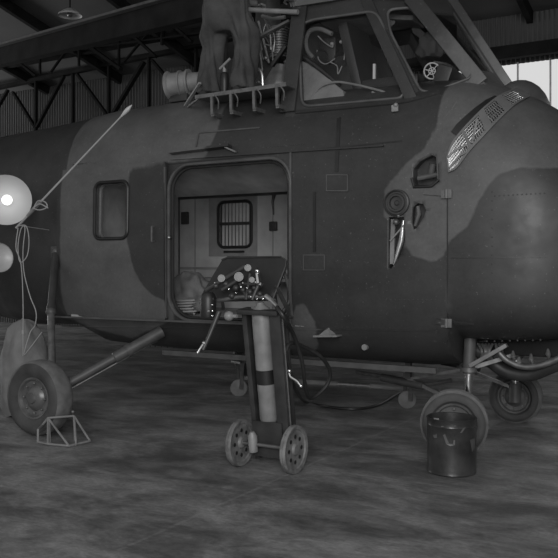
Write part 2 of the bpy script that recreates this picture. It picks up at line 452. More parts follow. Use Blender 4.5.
# split line between hull and nose door
split = [(-1.765, .50), (-1.765, 1.0), (-1.765, 1.5), (-1.765, 1.86), (-1.72, 2.02), (-1.63, 2.2), (-1.53, 2.36), (-1.44, 2.50), (-1.40, 2.56)]
sp_t = []
for x, z in split: sp_t.append((x, tOf(x, z)))
sp_t[0] = (-1.765, 0); sp_t = sp_t+[(-1.39, PI)]
sp_t = [tuple(q) for q in [V(sp_t[0])]] + [tuple(V(a).lerp(V(b_), k/6)) for a, b_ in zip(sp_t, sp_t[1:]) for k in range(1, 7)]
m = MB()
near = [(-11.5, PI)]+[(-11.5, PI*(1-k/10)) for k in range(1, 11)]+[(-8.5, 0), (-5.5, 0), (-4, 0), (-3, 0), (-2, 0)]+sp_t+[(-2, PI), (-4, PI), (-6, PI), (-9, PI)]
near = densify(near, .12)
REARW = rrect(-4.83, 1.55, -4.50, 1.99, .05)
skin(m, near, [to_Xt(DOOR), to_Xt(VENT), to_Xt(OVAL), to_Xt(SLOT), to_Xt(REARW)], .036, PI/100)
FW = rrect(-4.70, 1.49, -4.30, 1.95, .07)
far = [(x, t) for x, t in near]
skin(m, far, [to_Xt(FW)], .12, PI/40, 1)
# rivet rows (skin pattern)
def rivets(pts, step=.05, r=.0075):
    P = [hn(*p) for p in pts]
    for (a, na), (b_, nb) in zip(P, P[1:]):
        n = max(1, int((b_-a).length/step))
        for k in range(n):
            c = a.lerp(b_, k/n); nn = na.lerp(nb, k/n).normalized()
            u = nn.orthogonal().normalized(); q = nn.cross(u)
            ring = [m.bm.verts.new(c+(u*math.cos(i*PI/3)+q*math.sin(i*PI/3))*r-nn*.003) for i in range(6)]
            top = m.bm.verts.new(c+nn*.007)
            for i in range(6): m.bm.faces.new((ring[i], ring[(i+1) % 6], top))
def pl(a, b_, n): return [(a[0]+(b_[0]-a[0])*k/n, a[1]+(b_[1]-a[1])*k/n) for k in range(n+1)]
for a, b_ in (((300, 122), (440, 110)), ((296, 150), (410, 141)), ((388, 160), (386, 345)), ((366, 200), (366, 352)), ((342, 260), (342, 350)), ((300, 262), (386, 262)),
              ((300, 326), (440, 330)), ((386, 300), (440, 300)), ((436, 200), (436, 345)), ((300, 200), (384, 196)), ((352, 120), (352, 196)),
              ((62, 166), (160, 158)), ((66, 200), (66, 320)), ((130, 345), (430, 362)), ((444, 118), (458, 100)), ((441, 150), (444, 120))):
    rivets(pl(a, b_, 12))
hull = m.build('fuselage', hm, HEL, auto=False); paint(hull)
# nose doors
m = MB()
nose = sp_t + [(x, PI) for x in (-1.2, -1.0, -.85, -.72, -.62, -.57)] + [(-.545, PI*(1-k/10)) for k in range(11)] + [(x, 0) for x in (-.6, -.7, -.85, -1.0, -1.2, -1.4, -1.6)]
nose = densify(nose, .1)
skin(m, nose, [], .026, PI/110)
skin(m, nose, [], .07, PI/50, 1)
for a, b_ in (((492, 192), (492, 300)), ((495, 196), (549, 193)), ((452, 258), (548, 257)), ((456, 342), (548, 340))): rivets(pl(a, b_, 12), .035)
nd = m.build('nose_door', hm, HEL, auto=False); paint(nd); nd['label'] = 'bulging clamshell nose door'

def strip(name, pts, wd, th, material, parent=HEL):
    """raised strap that follows the skin along seen points"""
    m = MB(); P = [hn(*p) for p in pts]; R = []; th = th+.002
    for i, (p, n) in enumerate(P):
        t = (P[min(i+1, len(P)-1)][0]-P[max(i-1, 0)][0]).normalized(); s_ = n.cross(t).normalized()
        w_ = wd[i] if isinstance(wd, list) else wd
        R.append([p+s_*w_/2-n*.004, p+s_*w_/2+n*th, p-s_*w_/2+n*th, p-s_*w_/2-n*.004])
    m.rings(R); o = m.build(name, material, parent, auto=True)
    if material == 'camo': paint(o)
    return o
# hinges on the nose door line
for yy, x0 in ((193, 424), (322, 436)):
    h = strip('hinge', pl((x0, yy-1), (452, yy+1), 5), .035, .012, 'camo')
    m = MB(); p, n = hn(447, yy+1); m.cyl(p+V((0, -.015, -.03)), p+V((0, -.015, .03)), .013, 12); m.box(p+V((0, -.012, 0)), (.075, .016, .06), bev=.004); m.build('hinge_pin', 'greenpaint', h)
strip('hinge_strap', pl((454, 323), (474, 324), 4), [.03, .026, .02, .015, .008], .008, 'camo')
# hinge line seam, door seam
strip('door_seam', pl((447.5, 192), (447.5, 342), 10), .007, .003, 'black')
strip('panel_seam', pl((291, 152), (291, 340), 10), .016, .008, 'midgrey')
strip('deck_seam', pl((150, 166), (402, 141), 20), .010, .002, 'black')
strip('deck_rail', pl((172, 159.5), (384, 146), 20), .012, .012, 'camo')
strip('lower_seam', pl((62, 326), (440, 331), 24), .008, .003, 'camo')
strip('keel_seam', pl((452, 258), (548, 257), 10), .006, .002, 'black')
strip('slot', pl((339, 118), (336.5, 172), 6), .028, .004, 'black')['label'] = 'long black vertical slot near the cockpit'
strip('slot', pl((314.5, 192), (314.5, 252), 6), .022, .004, 'black')['label'] = 'black vertical slot beside the cabin door'
def frame_on(name, pts, wd, material):
    return strip(name, pts+[pts[0]], wd, .004, material)
for (x0, y0, x1, y1) in ((304, 255, 325, 270), (327, 175, 348, 191)):
    strip('access_cover', pl((x0, (y0+y1)/2), (x1, (y0+y1)/2-.5), 4), (y1-y0)*.0072, .006, 'camo')
    for q in (((x0, y0), (x1, y0)), ((x0, y1), (x1, y1)), ((x0, y0), (x0, y1)), ((x1, y0), (x1, y1))): strip('cover_edging', pl(*q, 3), .006, .009, 'midgrey')
# louvred lower line
for i in range(3): pass
# round port with rings
p, n = hn(397, 203); m = MB(); n = V((0, -1, 0))
m.lathe(p-n*.01, n, [(0, .095), (.03, .092), (.035, .083), (.022, .078), (.022, .066), (.034, .06), (.034, .048), (.015, .044), (.012, .02), (.02, .012), (.02, .001)], 40)
m.build('round_vent', 'darkgrey', HEL)
# recesses behind the three openings
def recess(poly, name, dep=.12):
    c = V((sum(p[0] for p in poly)/len(poly), sum(p[1] for p in poly)/len(poly)))
    m = MB(); A = [surf(x, tOf(x, z)) for x, z in poly]; B = [surf(c.x, tOf(c.x, c.y))+V(((x-c.x)*1.02, dep, (z-c.y)*1.02)) for x, z in poly]
    vA = [m.bm.verts.new(q+V((0, .028, 0))) for q in A]; vB = [m.bm.verts.new(q) for q in B]; n = len(A)
    for i in range(n): m.bm.faces.new((vA[i], vA[(i+1) % n], vB[(i+1) % n], vB[i]))
    m.bm.faces.new(vB); return m.build(name, 'darkgrey', HEL), c
rc, c = recess(VENT, 'vent_opening', .1)
m = MB(); q = hit(432, 163)+V((0, .02, 0)); m.cyl(q, q+V((-.02, .02, -.07)), .022, 12); m.cyl(hit(416, 178)+V((0, .04, 0)), hit(436, 174)+V((0, .04, 0)), .018, 10); m.build('duct', 'midgrey', rc)
m = MB(); R = [hit(x, y, .004) for x, y in ((412, 178), (414, 187), (432, 186), (439, 180))]
m.tube(R, .011, 8); m.build('vent_lip', 'black', rc)
m = MB(); m.tube([hit(x, y, .003) for x, y in ((413, 178), (412, 168), (419, 160), (431, 154), (437, 157), (438, 180))], .005, 8); m.build('vent_rim', 'midgrey', rc)
rc, c = recess(OVAL, 'drain_opening', .07)
m = MB(); m.tube([hit(417, 206, -.02), hit(418, 214, -.02), hit(414, 226, -.02)], [.014, .018, .01], 10); m.build('drain_pipe', 'midgrey', rc)
rc, c = recess(SLOT, 'light_opening', .10)
m = MB(); m.tube([hit(402, 220, -.03), hit(400, 240, -.03), hit(392, 265, -.03)], [.012, .022, .008], 12); m.build('polished_tube', 'bright', rc)
m = MB(); m.bar(hit(391, 219, -.045), hit(389.5, 264, -.045), .03, .02, up=(0, 1, 0)); m.bar(hit(389, 241, -.02), hit(403, 225, -.02), .01, .01); m.build('reflector', 'lightgrey', rc)
m = MB(); m.ball(hit(396, 222, -.0), .022, 8); m.ball(hit(399, 216, .01), .014, 8); m.build('latch', 'steel', rc)
# cooling grille band, arching up over the nose
def gr(px, py): return hn(px, py)
outer_l = [(449, 173), (458, 168), (470, 152), (484, 137), (499, 121), (514, 107), (529, 98)]
inner_l = [(447, 158), (452, 144), (461, 132), (475, 117), (488, 105), (501, 96), (516, 90)]
OL = spline([V((x, y, 0)) for x, y in outer_l], 4); IL = spline([V((x, y, 0)) for x, y in inner_l], 4)
VS = [0, .08, .2, .35, .5, .65, .8, .92, 1]; rows = []
for o_, i_ in zip(OL, IL):
    rows.append([hn(o_.x+(i_.x-o_.x)*v, o_.y+(i_.y-o_.y)*v) for v in VS])
nR = len(rows)-1
def band(u, v_, off):
    u = min(.9999, max(0, u)); f = u*nR; i = int(f); t = f-i; g_ = min(len(VS)-1.0001, max(0, v_)*(len(VS)-1)); 
    j = next(k for k in range(len(VS)-1) if VS[k+1] >= min(1, max(0, v_))); tv = (min(1, max(0, v_))-VS[j])/(VS[j+1]-VS[j])
    (a, na), (b_, nb), (c, nc), (d, nd_) = rows[i][j], rows[i+1][j], rows[i][j+1], rows[i+1][j+1]
    return (a.lerp(b_, t)).lerp(c.lerp(d, t), tv)+(na+nb+nc+nd_).normalized()*off
def patch(mb, u0, u1, v0, v1, off, th=.006):
    nu_, nv_ = max(2, int((u1-u0)*40)), 6
    for o1 in (off,):
        G = [[mb.bm.verts.new(band(u0+(u1-u0)*i/nu_, v0+(v1-v0)*j/nv_, o1)) for j in range(nv_+1)] for i in range(nu_+1)]
        H = [[mb.bm.verts.new(band(u0+(u1-u0)*i/nu_, v0+(v1-v0)*j/nv_, o1-th)) for j in range(nv_+1)] for i in range(nu_+1)]
        for i in range(nu_):
            for j in range(nv_):
                mb.bm.faces.new((G[i][j], G[i+1][j], G[i+1][j+1], G[i][j+1])); mb.bm.faces.new((H[i][j], H[i][j+1], H[i+1][j+1], H[i+1][j]))
        for i in range(nu_):
            for j in (0, nv_): mb.bm.faces.new((G[i][j], G[i+1][j], H[i+1][j], H[i][j]))
        for j in range(nv_):
            for i in (0, nu_): mb.bm.faces.new((G[i][j], G[i][j+1], H[i][j+1], H[i][j]))
m = MB()
patch(m, 0, 1, 0, .10, .020); patch(m, 0, 1, .90, 1, .020)
for u0, u1 in ((0, .03), (.34, .37), (.53, .60), (.74, .82), (.95, 1)): patch(m, u0, u1, .1, .9, .020)
gf = m.build('cooling_grille', 'greenpaint', HEL); gf['label'] = 'arched oil cooler grille above the nose door'
m = MB()
for k in range(46):
    u = k/46
    m.tube([band(u+.035*q, .1+.8*q, .014) for q in (0, .25, .5, .75, 1)], .0022, 5); m.tube([band(u+.035*(1-q), .1+.8*q, .014) for q in (0, .25, .5, .75, 1)], .0022, 5)
for k in range(7): m.tube([band(u/30, .14+k*.12, .014) for u in range(31)], .0018, 5)
m.build('wire_mesh', 'bright', gf)
m = MB(); patch(m, .002, .998, .05, .95, .007, .004); m.build('grille_backing', 'black', gf)
m = MB(); m.tube([band(.04, .2, .024), band(.24, .25, .026), band(.30, .1, .026)], .008, 6); m.tube([band(.06, .75, .026), band(.2, .6, .026), band(.33, .3, .026)], .007, 6); m.tube([band(.38, .15, .026), band(.5, .75, .026)], .008, 6); m.build('grille_stay', 'lightgrey', gf)
# black strip painting in the gap's shadow along the grille's upper edge
strip('gap_shadow', [(454, 134), (460, 127), (468, 119), (478, 110), (488, 102), (496, 97)], [.05, .06, .055, .05, .04, .02], .006, 'black')
# air scoop on top of the nose
m = MB(); R = []
for k in range(15):
    ph = PI*(k/14); x = -1.46-.185*math.cos(ph); rr = max(.012, math.sin(ph)**.85)
    R.append([V((x, Y0+.42*rr*math.cos(q*PI/14), 2.40+.265*rr*math.sin(q*PI/14))) for q in range(15)])
m.rings(R, True); sc_ = m.build('air_scoop', 'camo', HEL); paint(sc_)

# sliding cabin door, slid aft along the hull
def hullpt(x, z, off): 
    q = surf(x, tOf(x, z)); return q+V((0, -off, 0))
DX0, DX1, DZ0, DZ1 = -5.34, -4.10, .86, 2.15
out = rrect(DX0, DZ0, DX1, DZ1, .04, 3); W = rrect(-4.845, 1.535, -4.485, 2.005, .06, 6)
m = MB(); v, tris = cdt(densify(out, .04), [W], [(DX0+.04+i*.04, DZ0+.04+j*.04) for i in range(30) for j in range(30) if DX0+.03+i*.04 < DX1-.03 and not inpoly((DX0+.04+i*.04, DZ0+.04+j*.04), W)])
A = [m.bm.verts.new(hullpt(p.x, p.y, .045)) for p in v]; B = [m.bm.verts.new(hullpt(p.x, p.y, .012)) for p in v]; cnt = {}
for t_ in tris:
    m.bm.faces.new([A[i] for i in t_]); m.bm.faces.new([B[i] for i in t_[::-1]])
    for i in range(3):
        e = (t_[i], t_[(i+1) % 3]); kk = tuple(sorted(e)); cnt[kk] = None if kk in cnt else e
for e in cnt.values():
    if e: m.bm.faces.new((A[e[0]], B[e[0]], B[e[1]], A[e[1]]))
sd = m.build('sliding_door', hm, HEL, auto=True); paint(sd); sd['label'] = 'sliding cabin door pushed back, with a rounded window'
def loop_tube(name, poly, off, r, material, parent, f=hullpt):
    m = MB(); P = [f(x, z, off) for x, z in poly]; P.append(P[0]); P.append(P[1])
    m.tube(P, r, 8, False); return m.build(name, material, parent)
wf = loop_tube('window_frame', rrect(-4.85, 1.53, -4.48, 2.01, .065, 6), .05, .014, 'black', sd)
m = MB(); m.face([hullpt(x, z, .03) for x, z in W]); m.build('window_pane', 'glass', sd)
m = MB(); m.bar(hullpt(-4.20, 1.50, .07), hullpt(-4.20, 1.62, .07), .014, .014); m.bar(hullpt(-4.20, 1.50, .07), hullpt(-4.20, 1.50, .03), .012); m.bar(hullpt(-4.20, 1.62, .07), hullpt(-4.20, 1.62, .03), .012); m.build('handle', 'steel', sd)
m = MB(); m.bar(hullpt(-4.10, .88, .05), hullpt(-4.10, 2.1, .05), .016, .016, up=(0, 1, 0)); m.build('edge_strip', 'midgrey', sd)
# door frame of the opening
loop_tube('door_frame', rrect(-4.09, .862, -2.955, 2.115, .195, 8), .002, .013, 'midgrey', HEL)
loop_tube('door_seal', rrect(-4.065, .885, -2.98, 2.09, .185, 8), -.022, .013, 'black', HEL)
m = MB(); m.bar((-5.35, 5.205, .853), (-2.9, 5.205, .862), .018, .014); m.build('lower_door_rail', 'midgrey', HEL)
m = MB(); m.ball(hullpt(-4.065, 1.53, .02), .014, 8); m.build('catch', 'bright', HEL)

# cabin interior
CX0, CX1, CY1 = -5.2, -2.86, 6.86
m = MB()
def wq(*p): m.face(p)
FWi = rrect(-4.70, 1.49, -4.30, 1.95, .07)
slab(m, [(CX0, .875), (CX1, .875), (CX1, 2.03), (CX0, 2.03)], [FWi], lambda p: V((p[0], CY1, p[1])), (0, 1, 0), .02)
ob = m.build('cabin_wall', 'liner', HEL, smooth=False)
m = MB()
for x in (-5.0, -4.06, -3.45, -3.0): m.box((x, CY1-.004, 1.45), (.008, .008, 1.14))
m.box((-4.03, CY1-.01, 1.28), (2.3, .02, .02)); m.build('lining_seam', 'seam', ob)
m = MB(); slab(m, [(-4.82, 1.40), (-4.24, 1.40), (-4.24, 2.0), (-4.82, 2.0)], [FWi], lambda p: V((p[0], CY1-.012, p[1])), (0, 1, 0), .01); m.build('window_surround', 'seam', ob)
loop_tube('window_rubber', FWi, 0, .016, 'black', ob, lambda x, z, o_: V((x, CY1-.015, z)))
m = MB(); m.face([(x, CY1+.06, z) for x, z in FWi]); m.build('window_pane', 'glass', ob)
m = MB()
for k in range(9): m.bar((-4.67+k*.042, CY1+.035, 1.49), (-4.67+k*.042, CY1+.035, 1.95), .026, .006, up=(0, 1, 0))
m.build('stand_in_ribs', 'liner', ob)  # added pale slats stand in for the wall ribs beyond the window
m = MB(); m.bar((-4.70, CY1+.02, 1.73), (-4.30, CY1+.02, 1.73), .012, .03); m.build('window_bar', 'darkgrey', ob)
m = MB(); m.box((-4.50, CY1-.03, 1.445), (.24, .02, .018)); m.build('latch', 'black', ob)
m = MB(); m.box((-4.04, CY1-.03, 1.69), (.085, .03, .09), bev=.01); m.build('placard', 'darkgrey', ob)
M['ceil'] = mat('cabin_ceiling_lining', .6, .8, 0, .2, 5)
m = MB(); m.face([(CX0, 5.28, 2.2), (CX1, 5.28, 2.2), (CX1, 6.3, 2.24), (CX0, 6.3, 2.24)]); m.face([(CX0, 6.3, 2.24), (CX1, 6.3, 2.24), (CX1, CY1, 2.0), (CX0, CY1, 2.0)])
m.build('cabin_ceiling', 'ceil', HEL, smooth=False)
m = MB(); m.bar((CX0, CY1-.03, 2.01), (CX1, CY1-.03, 2.01), .03, .03); m.build('ceiling_rail', 'darkgrey', HEL)
m = MB(); m.box(((CX0+CX1)/2, 6.07, .862), (CX1-CX0, 1.58, .02)); m.build('cabin_floor', 'liner', HEL, smooth=False)
for x in (CX0, CX1+.02): m = MB(); m.box((x, 6.07, 1.54), (.02, 1.5, 1.36)); m.build('cabin_bulkhead', 'liner', HEL, smooth=False)
# troop seat along the far wall
m = MB(); m.box((-4.2, 6.62, 1.17), (1.9, .40, .03), bev=.01); m.bar((-5.15, 6.42, 1.17), (-3.25, 6.42, 1.17), .03)
m.build('troop_bench', 'canvas', HEL)
for x in (-5.0, -4.4, -3.8, -3.3): m = MB(); m.bar((x, 6.42, 1.16), (x, 6.5, .875), .022); m.build('bench_leg', 'steel', HEL)
m = MB(); m.tube([(-4.03, 6.83, 2.0), (-4.03, 6.8, 1.92), (-4.03, 6.82, 1.80)], [.02, .012, .006], 8); m.build('hanging_strap', 'darkgrey', HEL)
m = MB(); m.box((-5.11, CY1-.03, 1.80), (.09, .03, .13), bev=.01); m.build('wall_bracket', 'darkgrey', HEL)

# crumpled sack and net on the cabin floor
def lump(c, size, seed, n=14, amp=.16):
    rnd = random.Random(seed); c = V(c); rs = []
    ph = [rnd.uniform(0, 6) for _ in range(8)]
    for i in range(n+1):
        th = PI*i/n; ring = []
        for k in range(2*n):
            f = 2*PI*k/(2*n); d = V((math.sin(th)*math.cos(f), math.sin(th)*math.sin(f), math.cos(th)))
            a = 1+amp*(math.sin(4*f+ph[0]+3*th)+.6*math.sin(7*f+ph[1]-5*th)+.5*math.sin(9*th+ph[2]+2*f))*math.sin(th)
            p = c+V((d.x*size[0]*a, d.y*size[1]*a, max(-.62, d.z*a)*size[2])); ring.append(p)
        rs.append(ring)
    rs[0] = [q.lerp(rs[0][0], 0)+V((1e-4*math.cos(i), 1e-4*math.sin(i), 0)) for i, q in enumerate(rs[0])]
    rs[-1] = [c+V((1e-3*math.cos(i), 1e-3*math.sin(i), -size[2]*.62)) for i in range(2*n)]
    return rs
m = MB(); m.rings(lump((-4.40, 5.95, 1.03), (.20, .18, .22), 3, n=22, amp=.12), False); tag(m.build('canvas_sack', 'canvas'), 'crumpled canvas sack lying on the cabin floor at the left of the open door', 'sack')
ro = thing('coiled_rope', 'short messy coil of rope on the cabin sill in front of the canvas sack', 'rope', (-4.28, 5.66, .875))
m = MB(); P = [V((-4.24+.1*math.cos(a*.8)*(1+.2*math.sin(a)), 5.66+.05*math.sin(a*.8), .89+.006*a*.5)) for a in range(40)]; m.tube(spline(P, 3), .008, 6); m.build('rope', 'cord', ro)

# ---- cockpit canopy
m_ = {}
def plane_px(A, Bp, Cp):
    n = (Bp-A).cross(Cp-A).normalized()
    def f(px, py):
        d = ray(px, py); o = V((0, 0, CH)); return o+d*((A-o).dot(n)/d.dot(n))
    return f, n
def round_poly(pts, r):
    out = []; n = len(pts)
    for i in range(n):
        a, b_, c = V(pts[i-1]), V(pts[i]), V(pts[(i+1) % n]); u = (a-b_); w_ = (c-b_); rr = min(r, u.length*.45, w_.length*.45)
        p0 = b_+u.normalized()*rr; p2 = b_+w_.normalized()*rr
        for k in range(6): t = k/5; out.append(tuple((1-t)**2*p0+2*t*(1-t)*b_+t*t*p2))
    return out
A_ = V((-3.07, 5.36, 2.40)); B_ = V((-2.03, 5.40, 2.40)); C_ = V((-1.60, 5.60, 2.57)); D_ = V((-1.585, Y0, 2.645))
A1 = V((-3.07, 5.58, 3.33)); B1 = V((-2.52, 5.62, 3.33)); C1 = V((-2.17, 5.66, 3.28)); D1 = V((-2.02, Y0, 3.36))
CAN = thing('cockpit_canopy', None, None, (0, 0, 0))
bpy.data.objects.remove(CAN)
def panel(name, quad, holes_px, th=.035, matn='camo', rad=.05, framep=True):
    a, b_, c, d = quad; f, n = plane_px(a, b_, d)
    if n.y > 0: n = -n
    ex = (b_-a).normalized(); ey = n.cross(ex)
    if ey.z < 0: ey = -ey
    to2 = lambda p: ((p-a).dot(ex), (p-a).dot(ey)); to3 = lambda p: a+ex*p[0]+ey*p[1]
    outer = [to2(q) for q in quad]; holes = []
    for h in holes_px: holes.append(round_poly([to2(f(*q)) for q in h], rad))
    m = MB(); slab(m, densify(outer, .06), holes, to3, -n, th)
    o = m.build(name, matn, HEL, smooth=True); 
    if matn == 'camo': paint(o)
    for h in holes:
        m = MB(); P = [to3(p)+n*.004 for p in h]; P += P[:2]; m.tube(P, .011, 8, False); fr = m.build('window_frame', 'midgrey', o)
        m = MB(); m.face([to3(p)-n*.02 for p in h]); m.build('window_pane', 'glass', o)
    return o
panel('cockpit_side_panel', (A_, B_, B1, A1), [[(302, 107), (299, 26), (312, 20), (376, 11), (386, 32), (405, 88), (402, 98)]], rad=.08)
panel('cockpit_quarter_panel', (B_, C_, C1, B1), [[(387, 10), (390, 32), (421, 92), (434, 92), (474, 77), (414, 13), (410, 8)]], rad=.06)
def pane3(quad, inset, name, gm='glass'):
    a, b_, c, d = quad; cen = (a+b_+c+d)/4
    m = MB(); q2 = [p.lerp(cen, inset) for p in quad]
    n = (b_-a).cross(d-a).normalized()
    for i in range(4):
        j = (i+1) % 4
        for s_ in (0, .03):
            pass
        m.rings([[quad[i], quad[j], q2[j], q2[i]], [quad[i]+V((0, 0, -.03)), quad[j]+V((0, 0, -.03)), q2[j]+V((0, 0, -.03)), q2[i]+V((0, 0, -.03))]])
    o = m.build(name, 'camo', HEL); paint(o)
    m = MB(); m.face([p+V((0, 0, -.012)) for p in q2]); m.build('window_pane', gm, o)
mir = lambda p: V((p.x, 2*Y0-p.y, p.z))
pane3((C_, D_, D1, C1), .30, 'windshield_panel', 'shield')
pane3((mir(C_), D_, D1, mir(C1)), .24, 'windshield_panel')
for q, nm in (((A_, B_, B1, A1), 'cockpit_side_panel'), ((B_, C_, C1, B1), 'cockpit_quarter_panel')):
    pane3(tuple(mir(p) for p in q), .2, nm)
def post(a, b_, wd, th, name='window_post'):
    m = MB(); m.bar(a, b_, wd, th, up=(0, -1, .3), bev=.008); o = m.build(name, 'camo', HEL); paint(o); return o
post(V((-2.06, 5.40, 2.46)), B1+V((0, -.01, 0)), .085, .03)
post(C_+V((-.03, .0, .0)), C1+V((.0, -.01, 0)), .11, .04)
post(D_, D1, .10, .05)
post(A_+V((.02, .01, .07)), A1+V((.02, -.01, 0)), .13, .03)
m = MB(); m.bm.faces.new([m.bm.verts.new(p) for p in (A1, B1, C1, D1, V((-3.07, Y0, 3.42)))]); m.bm.faces.new([m.bm.verts.new(p) for p in (mir(A1), V((-3.07, Y0, 3.42)), D1, mir(C1), mir(B1))])
r_ = bmesh.ops.extrude_face_region(m.bm, geom=list(m.bm.faces)); bmesh.ops.translate(m.bm, verts=[v for v in r_['geom'] if isinstance(v, bmesh.types.BMVert)], vec=(0, 0, .05))
o = m.build('cockpit_roof', 'camo', HEL); paint(o)
m = MB(); m.bar(B1+V((-.1, -.03, .02)), C1+V((.02, -.02, .02)), .03, .05); m.bar(A1+V((0, -.03, .02)), B1+V((0, -.03, .02)), .03, .05); m.build('roof_gutter', 'midgrey', HEL)
# bulkhead behind the cockpit
m = MB(); m.box((-3.05, Y0, 2.95), (.03, 1.1, .82)); m.build('cockpit_bulkhead', 'darkgrey', HEL, smooth=False)
# cowl sill under the windows
o = strip('canopy_sill', pl((296, 113), (398, 103), 8)+[(410, 101), (422, 98), (440, 93)], .03, .012, 'camo')
m = MB(); q = hit(396, 110, .02); m.box(q, (.05, .02, .05), bev=.006); m.ball(q+V((.01, -.01, .02)), .016, 8); m.build('window_latch', 'lightgrey', HEL)
# cockpit fittings
def seat(x, y, matn, lab):
    s_ = MB(); s_.box((x, y, 2.66), (.46, .44, .10), bev=.03); so = s_.build('pilot_seat', matn, HEL); so['label'] = lab
    s_ = MB(); R = Matrix.Rotation(math.radians(-14), 3, 'Y'); s_.box((x-.32, y, 2.90), (.09, .44, .56), R, bev=.035); s_.build('backrest', matn, so)
    return so
so = seat(-2.33, 5.84, 'black', 'near pilot seat, dark')
seat(-2.42, 6.42, 'darkgrey', 'far pilot seat, dark')
m = MB(); 
P = [at(300, 60, 5.72), at(312, 70, 5.70), at(326, 85, 5.68), at(344, 108, 5.66)]
v0 = [m.bm.verts.new(p) for p in (at(299, 60, 5.555), at(312, 65, 5.55), at(328, 78, 5.53), at(343, 91, 5.50), at(347, 112, 5.46), at(324, 114, 5.46), at(302, 114, 5.46))]
f = m.bm.faces.new(v0); r_ = bmesh.ops.extrude_face_region(m.bm, geom=[f]); bmesh.ops.translate(m.bm, verts=[v for v in r_['geom'] if isinstance(v, bmesh.types.BMVert)], vec=(0, .05, 0))
m.build('seat_cover', 'canvas', so)
m = MB(); m.tube(spline([at(298, 54, 5.54), at(310, 62, 5.54), at(322, 71, 5.54), at(340, 86, 5.54)], 4), .018, 8); m.build('black_strut', 'black', HEL)
m = MB(); m.box(at(330, 51, 5.74), (.15, .10, .2), bev=.03); m.cyl(at(323, 54, 5.74), at(321, 58, 5.67), .055, 16); m.cyl(at(340, 58, 5.74), at(341, 62, 5.67), .05, 16); o = m.build('control_unit', 'black', HEL)
m = MB()
for a in ([(318, 36), (324, 42), (332, 47), (333, 44)], [(317, 50), (319, 60), (326, 64), (336, 58)], [(330, 62), (337, 66), (338, 74), (342, 66)], [(341, 40), (345, 48), (344, 60)]):
    m.tube(spline([at(x, y, 5.66) for x, y in a], 5), .005, 6)
m.ball(at(332, 44, 5.66), .016, 8); m.ball(at(341, 42, 5.66), .014, 8); m.build('cable', 'lightgrey', o)
m = MB(); 
for a in ([(313, 58), (307, 50), (306, 40), (310, 31), (320, 29), (332, 34)],): m.tube(spline([at(x, y, 5.63) for x, y in a], 5), [.018]*26, 8)
m.build('padded_liner', 'cockgrey', HEL)
m = MB(); m.face([at(302, 30, 6.35), at(300, 100, 6.35), at(395, 100, 6.35), at(390, 24, 6.35)]) if False else m.box((-2.5, 6.57, 3.0), (1.0, .02, .0001+.0), ) if False else m.bar(at(374.5, 64, 5.7), at(374, 99, 5.7), .018, .018, up=(0, 1, 0)); m.build('upright_rod', 'white', HEL)
m = MB(); m.tube(spline([at(x, y, 5.50) for x, y in ((312, 108), (313, 96), (322, 86), (336, 82), (352, 84), (370, 88), (386, 93), (381, 96), (372, 92))], 6), .009, 8); m.build('curved_hose', 'canvas', HEL)
m = MB(); m.box(at(346, 98, 5.75), (.1, .1, .1), bev=.01); m.build('small_box', 'black', HEL)
m = MB(); R = Matrix.Rotation(.35, 3, 'Y')
m.box(at(455, 84, 5.95), (.12, .6, .16), R, bev=.02); ip = m.build('instrument_panel', 'darkgrey', HEL)
def wheel_dial(cx, cy, Y, r, name='gauge'):
    c = at(cx, cy, Y); ax = (V((0, 0, CH))-c).normalized(); u = ax.orthogonal().normalized(); w_ = ax.cross(u)
    m = MB(); P = [c+(u*math.cos(2*PI*k/24)+w_*math.sin(2*PI*k/24))*r for k in range(26)]; m.tube(P, .006, 6, False)
    for k in range(6): a = 2*PI*k/6; m.tube([c, c+(u*math.cos(a)+w_*math.sin(a))*r], .004, 5)
    P = [c+(u*math.cos(2*PI*k/16)+w_*math.sin(2*PI*k/16))*r*.42 for k in range(18)]; m.tube(P, .004, 6, False)
    return m.build(name, 'white', ip)
wheel_dial(432, 71, 5.78, .058, 'standby_compass')
wheel_dial(446, 70, 5.8, .03)
m = MB(); m.tube(spline([at(x, y, 5.78) for x, y in ((434, 62), (446, 64), (454, 69), (452, 75), (440, 79), (430, 84))], 5), .009, 8); m.ball(at(450, 74, 5.76), .022, 8); m.ball(at(427, 84, 5.78), .014, 8); m.build('bracket', 'steel', ip)
m = MB(); m.rings(lump(at(430, 48, 6.2), (.10, .08, .13), 21, amp=.12), False); m.build('folded_map', 'cockgrey', HEL)
m = MB(); v0 = [m.bm.verts.new(p) for p in (at(411, 26, 6.15), at(414, 23, 6.15), at(430, 38, 6.15), at(422, 40, 6.15), at(413, 33, 6.15))]; f = m.bm.faces.new(v0)
r_ = bmesh.ops.extrude_face_region(m.bm, geom=[f]); bmesh.ops.translate(m.bm, verts=[v for v in r_['geom'] if isinstance(v, bmesh.types.BMVert)], vec=(0, .03, 0)); m.build('sun_visor', 'canvas', HEL)
m = MB(); m.box((-2.55, 5.95, 3.24), (.8, .5, .04), bev=.01); m.box(at(401, 21, 5.9), (.3, .25, .04), Matrix.Rotation(.2, 3, 'Y'), bev=.01); m.build('overhead_panel', 'cockgrey', HEL)
m = MB(); m.cyl(at(389, 20, 5.8), at(389, 20, 5.86), .05, 20); m.build('overhead_speaker', 'black', HEL)

